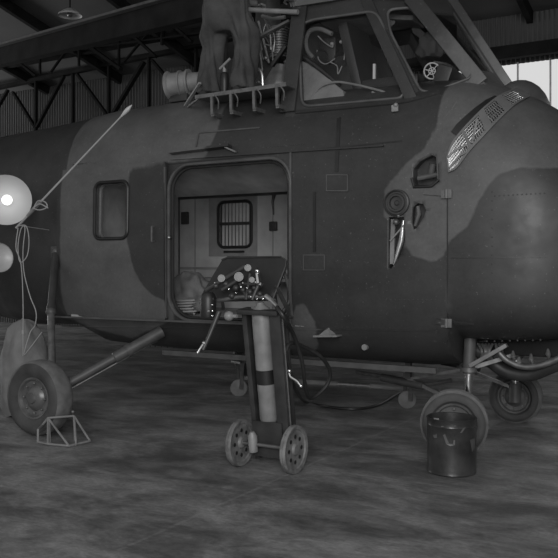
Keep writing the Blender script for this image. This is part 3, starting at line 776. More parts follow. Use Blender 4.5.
# ---- gearbox deck: exposed drive shaft, fan, pipes
m = MB(); c = V((-3.42, 5.98, 0))
zf = at(278, 42, 5.98).z
m.lathe(V((at(279, 42, 5.98).x, 5.98, zf-.14)), (0, 0, 1), sum([[(k*.022, .085), (k*.022+.011, .085), (k*.022+.011, .07), (k*.022+.022, .07)] for k in range(12)], [(0, .001)])+[(.27, .001)], 24); m.build('finned_clutch', 'steel', HEL)
m = MB(); q = at(278, 74, 5.95); m.lathe(V((q.x, 5.95, 2.66)), V((.12, 0, 1)), [(0, .17), (.12, .165), (.2, .13), (.3, .085), (.34, .07), (.34, .001)], 28); m.build('fan_housing', 'bright', HEL)
m = MB(); q0 = at(268, 96, 5.55); q1 = at(291, 82, 5.55); m.bar(at(262, 94, 5.6), at(289, 80, 5.6), .03, .012, bev=.003); m.build('bracket_arm', 'lightgrey', HEL)
m = MB()
for i in range(16):
    x = 242+random.random()*26; y = 18+random.random()*12; x2 = x+random.uniform(-6, 12); y2 = y+random.uniform(20, 48)
    Y = random.uniform(5.7, 6.2); m.tube(spline([at(x, y, Y), at((x+x2)/2+random.uniform(-5, 5), (y+y2)/2, Y), at(x2, min(y2, 92), Y)], 5), random.uniform(.006, .012), 7)
m.build('oil_pipes', 'steel', HEL)
m = MB()
m.tube(spline([at(x, y, 5.6) for x, y in ((253, 70), (258, 69), (262, 74), (263, 88))], 5), .012, 8)
m.tube([at(251, 18, 5.7), at(256, 32, 5.7), at(253, 50, 5.7)], .018, 8); m.tube([at(262, 16, 5.7), at(272, 19, 5.7), at(285, 17, 5.7)], .016, 8)
m.tube([at(264, 44, 5.65), at(272, 46, 5.65), at(273, 62, 5.65)], .006, 6); m.build('elbow_pipe', 'bright', HEL)
m = MB(); m.bar(at(272, 66, 5.55), at(286, 46, 5.55), .035, .03, bev=.006); m.build('black_damper', 'black', HEL)
m = MB(); m.bar(at(247, 44, 5.58), at(290, 21, 5.58), .05, .02, bev=.004); m.build('diagonal_brace', 'midgrey', HEL)
m = MB(); m.tube([at(222, 7, 5.5), at(240, 9, 5.5), at(270, 11, 5.5), at(298, 12, 5.5)], .02, 10); m.build('cowl_rail', 'lightgrey', HEL)
m = MB(); m.box((-3.75, 6.25, 2.86), (.55, .5, .36), bev=.05); m.lathe(V((-3.75, 6.25, 3.0)), (0, 0, 1), [(0, .26), (.15, .22), (.35, .12), (.9, .10), (1.3, .09)], 28); m.build('main_gearbox', 'darkgrey', HEL)
m = MB()
for (x, y, r) in ((243, 62, .03), (247, 68, .022), (240, 74, .025), (256, 60, .02), (266, 58, .018), (259, 82, .02), (286, 62, .02), (244, 84, .02)): m.ball(at(x, y, 5.75), r, 7)
m.build('fittings', 'steel', HEL)
m = MB(); m.box((-3.35, 6.3, 3.0), (.5, .03, .7)); m.build('firewall', 'innerdark', HEL, smooth=False)
# fold-down work platform
PF0 = at(196, 97.5, 5.26); PF1 = at(287, 84.5, 5.26)
m = MB(); m.bar(PF0+V((0, .20, 0)), PF1+V((0, .20, 0)), .40, .018, bev=.004); pf = m.build('work_platform', 'midgrey', HEL); pf['label'] = 'fold-down maintenance step'
m = MB(); m.bar(PF0+V((0, -.01, 0)), PF1+V((0, -.01, 0)), .014, .03); m.build('platform_edge', 'steel', pf)
for x in (212, 231, 254, 277):
    yb = at(x, 266-(266-97.5)-(x-196)*.143+.0, 5.255); lo = hit(x, yb and 113-(x-212)*.03)
    m = MB(); m.bar(yb, V((yb.x, 5.262, yb.z-.15)), .022, .022, up=(0, 1, 0)); m.bar(V((yb.x, 5.262, yb.z-.15)), V((yb.x, lo.y+.03, yb.z-.15)), .03); m.build('bracket', 'steel', pf)
    m = MB(); m.tube(spline([yb+V((.03, -.01, 0)), yb+V((.06, .0, -.05)), yb+V((.045, .02, -.11))], 5), .006, 7); m.build('hook', 'midgrey', pf)
m = MB(); m.bar(at(185, 106, 5.5), at(200, 83, 5.3), .022, .016); m.bar(at(188, 107, 5.5), at(201, 97, 5.26), .018, .012); m.build('folding_stay', 'lightgrey', pf)
# drip plate above the door
o = strip('drip_plate', pl((173, 154), (232, 147), 8), .02, .055, 'camo'); o['label'] = 'small awning plate above the door'
strip('hatch_outline', pl((199, 133), (260, 128), 6), .012, .006, 'midgrey'); strip('hatch_outline', pl((199, 133), (196, 149), 4), .014, .008, 'midgrey')
m = MB(); m.bar(hit(222, 146, .03), hit(238, 153, .03), .016, .012); m.build('stay', 'lightgrey', HEL)
# entry step
m = MB(); q = hit(330, 336, .0); m.bar(q+V((-.09, -.05, 0)), q+V((.10, -.05, .01)), .10, .014, bev=.004); m.rings([[q+V((-.07, .01, .01)), q+V((.06, .01, .01)), q+V((.01, .01, .09))], [q+V((-.05, -.08, .01)), q+V((.04, -.08, .01)), q+V((.0, -.03, .06))]]); o = m.build('boarding_step', 'lightgrey', HEL)
# belly step/grab details, keel pipe
m = MB(); m.bar((-4.3, 5.45, .57), (-1.9, 5.45, .57), .04, .04); m.build('keel_strip', 'midgrey', HEL)
m = MB(); q = hit(366, 347, .0); m.cyl(q, q+V((0, -.03, 0)), .022, 12); m.build('drain_cap', 'lightgrey', HEL)
# cord on the hull side aft
m = MB(); m.tube(spline([hit(x, y, .012) for x, y in ((136, 340), (145, 343), (156, 341), (162, 333), (160, 329))], 5), .007, 6); m.build('tie_cord', 'steel', HEL)
# wide strip of engine under the nose
ENG = MB(); 
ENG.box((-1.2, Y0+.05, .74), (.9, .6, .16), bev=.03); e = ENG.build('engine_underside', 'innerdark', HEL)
m = MB(); R = []
m.tube(spline([at(x, y, 5.75) for x, y in ((466, 346), (480, 352), (492, 362), (508, 372), (530, 374), (552, 366), (590, 350))], 6), .05, 14); m.build('exhaust_ring', 'darkgrey', e)
m = MB(); m.tube(spline([at(x, y, 5.6) for x, y in ((496, 349), (508, 361), (526, 367), (548, 363), (580, 348))], 6), .022, 12); m.build('exhaust_pipe', 'steel', e)
m = MB(); m.bar(at(470, 366, 5.55), at(507, 345, 5.55), .05, .03, bev=.008); m.build('engine_mount', 'lightgrey', e)
m = MB()
for i in range(10):
    x = 472+i*3.4; m.tube(spline([at(x, 344, 5.7), at(x+random.uniform(-4, 4), 352, 5.65), at(x+random.uniform(-5, 6), 362-i*.6, 5.7)], 4), .010, 7)
for x, y in ((513, 356), (531, 359), (548, 354), (519, 362)): m.tube([at(x, y-5, 5.62), at(x, y, 5.6), at(x+1, y+4, 5.62)], [.006, .018, .008], 8)
m.build('engine_plumbing', 'bright', e)

# ---- undercarriage
def wheel(parent, c, axis, R, wd, name='wheel', grooves=False, rim=.55):
    c = V(c); ax = V(axis).normalized(); h = wd/2
    m = MB(); P = [(-h*.72, R*rim), (-h*.95, R*.70), (-h, R*.82), (-h*.86, R*.93), (-h*.6, R*.985)]
    if grooves:
        for k in range(6): x = -h*.5+k*h*.2; P += [(x-.006, R), (x-.002, R), (x-.001, R*.975), (x+.004, R*.975), (x+.005, R)]
    else: P += [(-h*.3, R), (0, R*1.0), (h*.3, R)]
    P += [(h*.6, R*.985), (h*.86, R*.93), (h, R*.82), (h*.95, R*.70), (h*.72, R*rim)]
    m.lathe(c, ax, P, 56); t = m.build(name, 'rubber', parent)
    m = MB(); k0 = [q for q in P if q[1] > R*.92]; m.lathe(c, ax, [(q[0], q[1]+.0015) for q in k0], 56); m.build('tread', 'tread', t)
    m = MB(); r = R*rim
    m.lathe(c, ax, [(-h*.74, r*1.02), (-h*.80, r*1.0), (-h*.78, r*.92), (-h*.55, r*.84), (-h*.50, r*.62), (-h*.70, r*.52), (-h*.86, r*.36), (-h*.86, r*.26), (-h*.98, r*.22), (-h*.98, .002)], 40)
    m.lathe(c, ax, [(h*.74, r*1.02), (h*.80, r*1.0), (h*.6, r*.84), (h*.5, r*.5), (h*.8, r*.3), (h*.8, .002)], 32); rm = m.build('rim', 'rimpaint', t)
    m = MB(); u = ax.orthogonal().normalized(); w_ = ax.cross(u)
    for k in range(8): a = 2*PI*k/8; m.ball(c-ax*h*.60+(u*math.cos(a)+w_*math.sin(a))*r*.72, .010, 6)
    m.build('wheel_bolt', 'steel', rm); return t
def main_gear(sg):
    f = lambda x, y, z: V((x, Y0+sg*(Y0-y), z))
    hub = f(-4.76, 4.50, .285)
    wheel(HEL, hub, (0, -sg, 0), .288, .19)
    m = MB(); a = f(-4.20, 5.30, .76); b_ = hub+V((.03, -sg*.12, .03)); m.tube([a, a.lerp(b_, .45), a.lerp(b_, .46), b_], [.048, .045, .036, .034], 16)
    m.tube([a.lerp(b_, .3), a.lerp(b_, .34)], .055, 16); o = m.build('drag_strut', 'midgrey', HEL)
    m = MB(); m.tube(spline([a.lerp(b_, t)+V((0, 0, -.05)) for t in (.1, .3, .5, .7, .95)], 4), .008, 6); m.build('brake_line', 'steel', o)
    m = MB(); tq = at(56, 252, 5.27); mq = at(51, 312, 4.95); top = f(*tq); mid = f(*mq); bot = hub+V((0, -sg*.13, .03))
    m.tube([top, mid], .034, 14); m.tube([mid.lerp(top, .08), mid.lerp(bot, -.0)], .042, 14); o = m.build('shock_strut', 'darkgrey', HEL)
    m = MB(); m.tube([mid, bot], .03, 14); m.build('strut_piston', 'steel', o)
    m = MB(); m.ball(mid, .045, 8); m.ball(top, .045, 8); m.box(top+V((0, -sg*.02, 0)), (.12, .06, .1), bev=.01); m.build('strut_fitting', 'midgrey', o)
    m = MB(); m.cyl(hub, hub+V((0, -sg*.17, .0)), .035, 12); m.box(hub+V((.0, -sg*.14, .02)), (.12, .07, .12), bev=.015); m.build('axle', 'midgrey', o)
main_gear(1); main_gear(-1)
def nose_gear(y, x, z, R, sg):
    hub = V((x, y, R)); ax = V((.26, -1, 0)).normalized() if sg > 0 else V((.0, -1, 0))
    wheel(HEL, hub, -ax, R, .15, grooves=True, rim=.62)
    ty = 5.52 if sg > 0 else 6.72
    top = V((x+.06, ty+.06*sg, .80)); low = V((x+.04, ty+.06*sg, R+.12))
    m = MB(); m.cyl(top, top.lerp(low, .55), .043, 18); o = m.build('nose_strut', 'midgrey', HEL)
    m = MB(); m.cyl(low+V((0, 0, .02)), low+V((0, 0, -.14)), .048, 18); m.build('lower_strut', 'midgrey', o)
    m = MB(); m.cyl(top.lerp(low, .5), low, .03, 16); m.build('strut_piston', 'chrome', o)
    m = MB(); m.bar(low+V((0, 0, -.12)), V((hub.x+.02, ty, R)), .05, .06, bev=.01); m.cyl(V((hub.x, ty, R)), hub, .03, 12); m.build('axle', 'midgrey', o)
    kk = top.lerp(low, .48)
    m = MB(); m.cyl(kk+V((0, 0, .01)), kk+V((0, 0, -.02)), .058, 18); m.bar(kk, V((x-.42, ty+.12*sg, .47)), .028, .02); m.bar(low+V((0, 0, -.03)), V((x-.42, ty+.12*sg, .47)), .035, .025); m.bar(kk+V((0, 0, 0)), kk+V((.28, .1*sg, .10)), .028); m.build('torque_link', 'steel', o)
    m = MB(); m.bar(V((x-.42, ty+.12*sg, .47)), V((x-.42, ty+.12*sg, .60)), .04); m.cyl(V((x-.30, ty+.1, .43)), V((x-.65, ty+.16, .46)), .03, 12); m.build('steering_link', 'darkgrey', o)
nose_gear(5.41, -1.76, 0, .226, 1); nose_gear(6.84, -1.70, 0, .215, -1)
# hanging cable under belly near the front wheels
m = MB(); m.tube(spline([at(x, y, 6.2) for x, y in ((356, 372), (380, 376), (405, 382), (430, 384), (452, 380))], 6), .016, 8); m.build('belly_pipe', 'steel', HEL)

# ------------------------------------------------------------ mechanic on the platform (cut by the top of the photo)
MX, MY, MZ = at(224, 93, 5.30).x, 5.30, PF0.z+.012
MZ = (PF0.z+PF1.z)/2+.012
def skinned(name, verts, edges, radii, root, parent, material, sub=2):
    me = bpy.data.meshes.new(name); off = V((0, 0, 0)); p = parent
    while p is not None: off += p.location; p = p.parent
    me.from_pydata([V(v)-off for v in verts], edges, []); o = bpy.data.objects.new(name, me); COL.objects.link(o); o.parent = parent
    sk = o.modifiers.new('skin', 'SKIN'); sk.use_smooth_shade = True
    for i, r in enumerate(radii):
        me.skin_vertices[0].data[i].radius = (r, r) if not isinstance(r, tuple) else r
        me.skin_vertices[0].data[i].use_root = (i == root)
    ss = o.modifiers.new('sub', 'SUBSURF'); ss.levels = sub; ss.render_levels = sub
    dg = bpy.context.evaluated_depsgraph_get(); ev = o.evaluated_get(dg); nm = bpy.data.meshes.new_from_object(ev)
    o.modifiers.clear(); o.data = nm; nm.materials.clear(); nm.materials.append(M[material])
    for f_ in nm.polygons: f_.use_smooth = True
    return o
lf = at(208, 93, 5.42); rf = at(241, 88, 5.42)
lx, rx = lf.x, rf.x; zz = MZ
MYO = .10
man = thing('person', 'person in loose dark work trousers standing on the fold-down platform beside the exposed gearbox', 'person', ((lx+rx)/2, 5.3, zz))
cx = (lx+rx)/2
bv = [(cx, 5.42, zz+.74), (cx, 5.45, zz+.95), (cx+.02, 5.58, zz+1.18), (cx+.03, 5.68, zz+1.30), (cx+.03, 5.74, zz+1.38), (cx+.04, 5.79, zz+1.47), (cx+.04, 5.81, zz+1.55),
      (cx-.09, 5.43, zz+.68), (lx-.01, 5.56, zz+.42), (lx, 5.44, zz+.09), (lx+.02, 5.52, zz+.04),
      (cx+.09, 5.43, zz+.68), (rx+.0, 5.56, zz+.42), (rx, 5.44, zz+.09), (rx+.02, 5.53, zz+.04),
      (cx-.18, 5.64, zz+1.23), (cx-.26, 5.82, zz+1.02), (cx-.12, 6.00, zz+.94), (cx-.08, 6.06, zz+.94),
      (cx+.22, 5.66, zz+1.23), (cx+.32, 5.84, zz+1.02), (cx+.24, 6.02, zz+.94), (cx+.22, 6.08, zz+.94)]
be = [(0, 1), (1, 2), (2, 3), (3, 4), (4, 5), (5, 6), (0, 7), (7, 8), (8, 9), (9, 10), (0, 11), (11, 12), (12, 13), (13, 14), (2, 15), (15, 16), (16, 17), (17, 18), (2, 19), (19, 20), (20, 21), (21, 22)]
br = [.13, .12, .14, .06, .055, .085, .08, .08, .055, .04, .03, .08, .055, .04, .03, .055, .04, .032, .03, .055, .04, .032, .03]
skinned('body', bv, be, br, 0, man, 'skin')
def remeshed(o, vox, it=6):
    me = o.data; md = o.modifiers.new('r', 'REMESH'); md.mode = 'VOXEL'; md.voxel_size = vox; md.use_smooth_shade = True
    sm = o.modifiers.new('s', 'SMOOTH'); sm.iterations = it; sm.factor = .5
    ev = o.evaluated_get(bpy.context.evaluated_depsgraph_get()); nm = bpy.data.meshes.new_from_object(ev); o.modifiers.clear(); o.data = nm
    if not nm.materials: nm.materials.append(me.materials[0])
    for f_ in nm.polygons: f_.use_smooth = True
    return o
def leg_rings(x, y, sg):
    R = []
    pts = [(0.045, x, y, .092, .105), (.10, x-.004, y, .095, .105), (.20, x-.006*sg, y+.02, .092, .10), (.32, x-.004, y+.06, .098, .105), (.42, x, y+.085, .106, .115), (.52, x+.01*sg, y+.05, .115, .125), (.62, cx-sg*.085, y+.02, .125, .135), (.72, cx-sg*.07, y, .125, .14), (.80, cx-sg*.06, y, .12, .13)]
    for z, px_, py_, ra_, rb2 in pts: R.append([V((px_+ra_*math.cos(2*PI*k/20), py_+rb2*math.sin(2*PI*k/20), zz+z)) for k in range(20)])
    return R
m = MB(); m.rings(leg_rings(lx, 5.44, 1)); m.rings(leg_rings(rx, 5.44, -1))
m.rings([[V((cx+a_*math.cos(2*PI*k/24), yy+b2*math.sin(2*PI*k/24), zz+z)) for k in range(24)] for z, a_, b2, yy in ((.52, .12, .11, 5.47), (.58, .185, .14, 5.46), (.68, .205, .155, 5.45), (.82, .19, .15, 5.45), (.93, .175, .14, 5.46))])
tro = remeshed(m.build('trousers', 'cloth', man), .012, 5)
for v_ in tro.data.vertices:
    c_ = v_.co; z = c_.z; lxm = (lx-cx) if c_.x < 0 else (rx-cx); a = math.atan2(c_.y-.14, c_.x-lxm)
    k = .008*math.sin(31*z+2*a+1)*max(0, 1-z/.5)+.010*math.sin(6*a+9*z+(2 if c_.x < 0 else 0))+.007*math.sin(17*z-3*a+.7)
    v_.co.x += k*math.cos(a); v_.co.y += k*math.sin(a)
jv = [(cx, 5.46, zz+.84), (cx, 5.47, zz+1.0), (cx+.02, 5.58, zz+1.18), (cx+.03, 5.66, zz+1.28), (cx-.18, 5.64, zz+1.23), (cx-.26, 5.82, zz+1.02), (cx-.14, 5.98, zz+.95), (cx+.22, 5.66, zz+1.23), (cx+.32, 5.84, zz+1.02), (cx+.25, 6.0, zz+.95)]
skinned('jacket', jv, [(0, 1), (1, 2), (2, 3), (2, 4), (4, 5), (5, 6), (2, 7), (7, 8), (8, 9)], [.165, .16, .165, .08, .085, .065, .05, .085, .065, .05], 1, man, 'cloth')
for fx, fy in ((lx, 5.47), (rx, 5.47)):
    m = MB(); m.rings([[V((fx+sx*math.cos(a)*wd, fy+yo, zz+.004+max(0, .5+.5*math.sin(a))*h)) for a in [2*PI*k/12 for k in range(12)]] for yo, wd, h, sx in ((-.13, .03, .05, 1), (-.10, .048, .085, 1), (0, .05, .12, 1), (.08, .052, .075, 1), (.15, .045, .05, 1), (.18, .02, .03, 1))])
    m.build('boot', 'black', man)
for hx, hy, s_ in ((cx-.08, 6.06, 1), (cx+.22, 6.08, -1)):
    for j in range(4):
        b0 = V((hx+(-.026+j*.017), hy+.03, zz+.94)); m = MB(); L_ = (.07, .08, .075, .06)[j]
        m.tube([b0, b0+V((0, L_*.5, 0)), b0+V((0, L_*.8, -.02)), b0+V((0, L_*.9, -.04))], [.0095, .009, .008, .006], 8); m.build('finger', 'skin', man)
    b0 = V((hx+s_*.03, hy, zz+.935)); m = MB(); m.tube([b0, b0+V((s_*.025, .03, -.01)), b0+V((s_*.02, .055, -.02))], [.011, .010, .008], 8); m.build('thumb', 'skin', man)
hc = V((cx+.04, 5.80, zz+1.51)); m = MB(); m.ball(hc+V((0, -.012, .03)), .102, 10, (.86, 1, .98)); m.build('hair', 'hair', man)
for sx in (-1, 1):
    m = MB(); m.ball(hc+V((sx*.034, .078, .0)), .011, 6); m.build('eye', 'white', man)
    m = MB(); m.ball(hc+V((sx*.083, .0, -.01)), .028, 6, (.35, .7, 1)); m.build('ear', 'skin', man)
m = MB(); m.ball(hc+V((0, .098, -.02)), .016, 6, (.8, 1, 1.3)); m.build('nose', 'skin', man)
m = MB(); m.ball(hc+V((0, .084, -.055)), .02, 6, (1.2, .4, .3)); m.build('mouth', 'hair', man)
# tool bottle between the feet
q = at(224.5, 92, 5.33)
t = thing('oil_can', 'small dark metal canister with a pale spout between the boots on the platform', 'canister', (q.x, 5.33, zz))
m = MB(); m.lathe((q.x, 5.33, zz), (0, 0, 1), [(0, .001), (0, .028), (.09, .034), (.15, .034), (.17, .022), (.175, .001)], 20); m.build('body', 'black', t)
m = MB(); m.lathe((q.x, 5.33, zz+.168), (0, 0, 1), [(0, .016), (.03, .016), (.03, .001)], 14); m.tube([(q.x-.04, 5.32, zz+.20), (q.x+.06, 5.32, zz+.27)], .010, 8); m.bar((q.x, 5.33, zz+.19), (q.x-.01, 5.32, zz+.23), .012); m.build('spout', 'lightgrey', t)
# ventilator drum standing aft of the mechanic
c = at(181, 84, 5.85); t = thing('blower_duct', 'short fat ribbed metal duct lying on the helicopter roof left of the mechanic', 'duct', (c.x, 5.85, 2.68))
axd = V((.93, .25, .06)).normalized()
m = MB(); m.lathe(c-axd*.13, axd, [(0, .001), (.0, .11), (0, .118), (.015, .128), (.03, .118), (.035, .108), (.12, .106), (.125, .12), (.14, .12), (.145, .106), (.19, .105), (.2, .122), (.22, .122), (.22, .09), (.28, .085), (.32, .085), (.32, .001)], 32); m.build('duct_body', 'lightgrey', t)
m = MB(); m.box((c.x-.0, 5.85, (c.z-.10+2.768)/2), (.2, .10, max(.02, c.z-.10-2.768)), bev=.004); m.build('duct_cradle', 'darkgrey', t)

# ------------------------------------------------------------ oxygen / gas cylinder cart
CB = onfloor(265, 470); ax_x = V((1, 0, 0))
CY = 4.44; CXm = -2.675
cart = thing('cylinder_cart', 'two-wheeled hand cart carrying a grey gas cylinder, standing before the open helicopter door', 'cart', (CXm, CY, 0))
RW = .152
top_c = V((CXm-.01, CY-.02, 1.10)); bot_c = V((CXm, CY+.12, .06)); up_c = (top_c-bot_c).normalized()
sidev = V((1, 0, 0)); fr = up_c.cross(sidev).normalized()   # pointing to the back
if fr.y > 0: fr = -fr
def cp(s, h, f=0): return bot_c+sidev*s+up_c*h+fr*f
m = MB(); m.bar(cp(-.125, -.02), cp(-.140, .98), .035, .07, up=fr, bev=.004); m.build('side_rail', 'darkgrey', cart)
m = MB(); m.bar(cp(.10, -.0, .03), cp(.10, .97, .03), .08, .05, up=fr, bev=.004); m.build('side_rail', 'darkgrey', cart)
m = MB(); m.bar(cp(.145, -.0, .03), cp(.145, .93, .03), .006, .006); m.build('bright_edge', 'bright', cart)
m = MB(); m.bar(cp(-.16, .965, .06), cp(.14, .965, .06), .03, .06, up=fr, bev=.005); m.build('top_bar', 'darkgrey', cart)
m = MB(); m.bar(cp(0, 0, -.06), cp(-.005, .93, -.06), .26, .012, up=fr); m.build('back_plate', 'darkgrey', cart)
m = MB(); a = cp(-.035, .03, .02); h = .93
m.lathe(cp(-.025, .24, .005), up_c, [(0, .001), (0, .055), (.015, .063), (.71, .063), (.74, .055), (.76, .03), (.78, .022), (.78, .001)], 32); cy = m.build('gas_cylinder', 'lightgrey', cart); cy['label'] = 'light grey cylinder with dark band'
m = MB(); m.lathe(cp(-.025, .49, .005), up_c, [(0, .0635), (.002, .066), (.092, .066), (.094, .0635)], 32); m.build('dark_band', 'black', cy)
m = MB(); m.bar(cp(-.01, .02, .07), cp(-.01, .25, .06), .22, .02, up=fr); m.bar(cp(-.13, .07, .02), cp(.13, .07, .02), .14, .02, up=fr); m.build('foot_plate', 'darkgrey', cart)
m = MB(); m.lathe(cp(-.10, .06, .11), up_c, [(0, .001), (0, .03), (.1, .032), (.13, .015), (.13, .001)], 16); m.build('spring_pot', 'lightgrey', cart)
hubz = RW
m = MB(); m.cyl((CXm-.22, CY+.0, hubz), (CXm+.22, CY+.0, hubz), .012, 14); m.build('axle', 'steel', cart)
m = MB(); m.bar(cp(-.12, 0.08), (CXm-.125, CY, hubz), .03); m.bar(cp(.12, .08), (CXm+.125, CY, hubz), .03); m.build('axle_bracket', 'darkgrey', cart)
for sx, yy in ((-.20, 0), (.20, .0)):
    c = V((CXm+sx, CY+yy, RW)); m = MB()
    m.lathe(c, (1, 0, 0), [(-.016, .125), (-.02, RW-.004), (-.012, RW), (-.004, RW), (-.001, RW-.006), (.002, RW), (.012, RW), (.02, RW-.004), (.016, .125), (.008, .12), (.006, .04), (.02, .03), (.022, .001)], 44)
    m.lathe(c, (1, 0, 0), [(-.016, .125), (-.008, .12), (-.006, .04), (-.02, .03), (-.022, .001)], 44); m.bm.faces.ensure_lookup_table(); nf = set(m.bm.faces)
    for k in range(8):
        a = 2*PI*k/8
        for sgx in (-1, 1): m.lathe(c+V((sgx*.0085, .08*math.cos(a), .08*math.sin(a))), (sgx, 0, 0), [(0, .013), (.002, .013), (.002, .001)], 12)
    for f_ in m.bm.faces: f_.material_index = 0 if f_ in nf else 1
    wh = m.build('wheel', 'disc', cart); wh.data.materials.append(M['black'])
# top: black shield, valves, gauges, handlebar
quad = [(228, 258), (283, 257), (289, 262), (280, 290), (272, 302), (206, 304), (201, 296), (222, 262)]
f, n = plane_px(cp(-.3, 1.0, .0), cp(.3, 1.0, .0), cp(0, 1.4, -.22))
if n.y > 0: n = -n
m = MB(); P = [f(*q) for q in [(222, 260), (228, 257.5), (281, 257), (286, 260), (286, 266), (273, 300), (222, 301), (204, 298), (203, 292)]]
va = [m.bm.verts.new(p) for p in P]; fc = m.bm.faces.new(va); r_ = bmesh.ops.extrude_face_region(m.bm, geom=[fc]); bmesh.ops.translate(m.bm, verts=[v for v in r_['geom'] if isinstance(v, bmesh.types.BMVert)], vec=-n*.015)
sh = m.build('shield_plate', 'black', cart)
m = MB(); m.tube([p+n*.004 for p in P[:6]], .006, 8); m.build('shield_edge', 'darkgrey', sh)
fp0 = f(250, 280)
def fp(x, y, off=0):
    d = ray(x, y); o_ = V((0, 0, CH)); return o_+d*((fp0+n*off-o_).dot(n)/d.dot(n))
hb = .06
m = MB(); m.tube(spline([fp(x, y, .06) for x, y in ((200, 302), (222, 300), (240, 297), (262, 297), (275, 301))], 5), .013, 10); hd = m.build('handlebar', 'steel', cart)
m = MB(); m.tube([fp(270, 299, .09), fp(277, 306, .10)], .012, 10); m.tube([fp(266, 296, .09), fp(271, 300, .09)], .016, 10); m.build('bright_grip', 'bright', hd)
gp = [(248, 268, .022), (239, 277, .030), (221.5, 278.5, .024), (252, 280, .018)]
for (x, y, r) in gp:
    c = fp(x, y, .09); m = MB(); dv = (V((0, 0, CH))-c).normalized(); dv = (dv+V((0, -.3, .2))).normalized()
    m.lathe(c-dv*.02, dv, [(0, .001), (0, r*.8), (.012, r), (.03, r), (.03, r*.85), (.026, r*.8), (.026, .001)], 24); g_ = m.build('pressure_gauge', 'steel', cart)
    m = MB(); m.lathe(c+dv*.0075, dv, [(0, r*.82), (.001, r*.8), (.001, .0008)], 24); m.build('gauge_face', 'gauge', g_)
m = MB()
m.tube([fp(257, 270, .1), fp(259, 284, .1)], [.014, .018], 12); m.tube([fp(256, 282, .09), fp(262, 285, .09)], .014, 10); m.ball(fp(257.5, 271, .11), .017, 8); m.build('bright_valve', 'chrome', cart)
m = MB()
for a, b_, r in (((206, 290), (246, 266), .016), ((244, 284), (256, 284), .012), ((246, 300), (250, 274), .011), ((222, 290), (241, 278), .012), ((252, 300), (258, 286), .014), ((240, 284), (246, 296), .01)):
    m.cyl(fp(*a, .07), fp(*b_, .07), r, 12)
for x, y, r in ((216, 286, .02), (226, 284, .018), (236, 288, .022), (243, 290, .018), (250, 292, .02), (232, 296, .02), (260, 294, .018), (254, 288, .015)): m.ball(fp(x, y, .075), r, 7)
m.build('valve_block', 'darkgrey', cart)
m = MB()
for x, y in ((243, 283), (241, 287), (247, 288), (236, 293), (251, 297), (229, 289), (257, 299), (263, 299), (215, 283)): m.ball(fp(x, y, .10), .0075, 6); 
m.build('brass_nut', 'chrome', cart)
m = MB(); m.lathe(fp(208, 317, .1), V((.02, 0, 1)), [(0, .001), (0, .048), (.02, .052), (.12, .052), (.15, .04), (.16, .03), (.16, .001)], 24); rg = m.build('regulator_bottle', 'black', cart)
m = MB()
for y in (299, 305, 311, 316): c = fp(212.5, y, .155); m.ball(c, .008, 6)
for y in (299, 311): m.bar(fp(204, y, .150), fp(210, y, .155), .008)
m.build('bottle_clip', 'chrome', rg)
m = MB(); c = fp(229, 316, .12); m.ball(c, .032, 10); m.cyl(c, c+V((.06, 0, .0)), .012, 10); m.build('round_bulb', 'lightgrey', cart)
m = MB(); m.tube([fp(219, 312, .12), fp(211, 332, .12), fp(203, 350, .12)], [.018, .015, .012], 12); nz = m.build('spray_lance', 'darkgrey', cart)
m = MB(); m.tube([fp(203.5, 344, .13), fp(200.5, 348, .13), fp(197.5, 353, .13)], [.009, .007, .008], 8); m.ball(fp(204, 343, .13), .013, 7); m.build('nozzle', 'bright', nz)
m = MB(); m.tube(spline([fp(281, 262, -.03), fp(288, 284, -.03), fp(290, 300, -.03), fp(283, 312, -.03)], 5), .012, 8); m.bar(fp(276, 286, .0), fp(292, 318, .0), .02); m.bar(fp(292, 318, .0), fp(289, 280, -.02), .015); m.build('side_stay', 'darkgrey', cart)
# hoses: a coil that hangs from the cart and trails to the floor
hz = cart
m = MB(); m.tube(spline([fp(272, 300, .06), at(283, 316, 4.3), at(294, 336, 4.5), at(302, 362, 4.6), at(306, 390, 4.7), at(312, 398, 4.8), at(326, 386, 4.9), at(330, 372, 4.9), at(322, 358, 4.8), at(308, 349, 4.7), at(292, 343, 4.55), at(286, 352, 4.5), at(290, 372, 4.55)], 8), .0135, 10); m.build('hose_loop', 'hose', hz)
m = MB()
fl = [at(290, 372, 4.6), at(296, 390, 4.9), onfloor(306, 402, .02)+V((0, 0, 0)), onfloor(330, 407, .02), onfloor(356, 409, .02), onfloor(378, 405, .02), onfloor(394, 396, .02), onfloor(408, 388, .04)]
m.tube(spline(fl, 8), .0135, 10); m.build('hose_tail', 'hose', hz)
m = MB(); m.tube(spline([at(289, 372, 4.45), at(291, 377, 4.45), at(297, 381, 4.45), at(301, 386, 4.45)], 4), .010, 8); m.ball(at(289.5, 371, 4.44), .014, 7); m.ball(at(301, 386, 4.45), .013, 7); m.build('hose_coupling', 'chrome', hz)

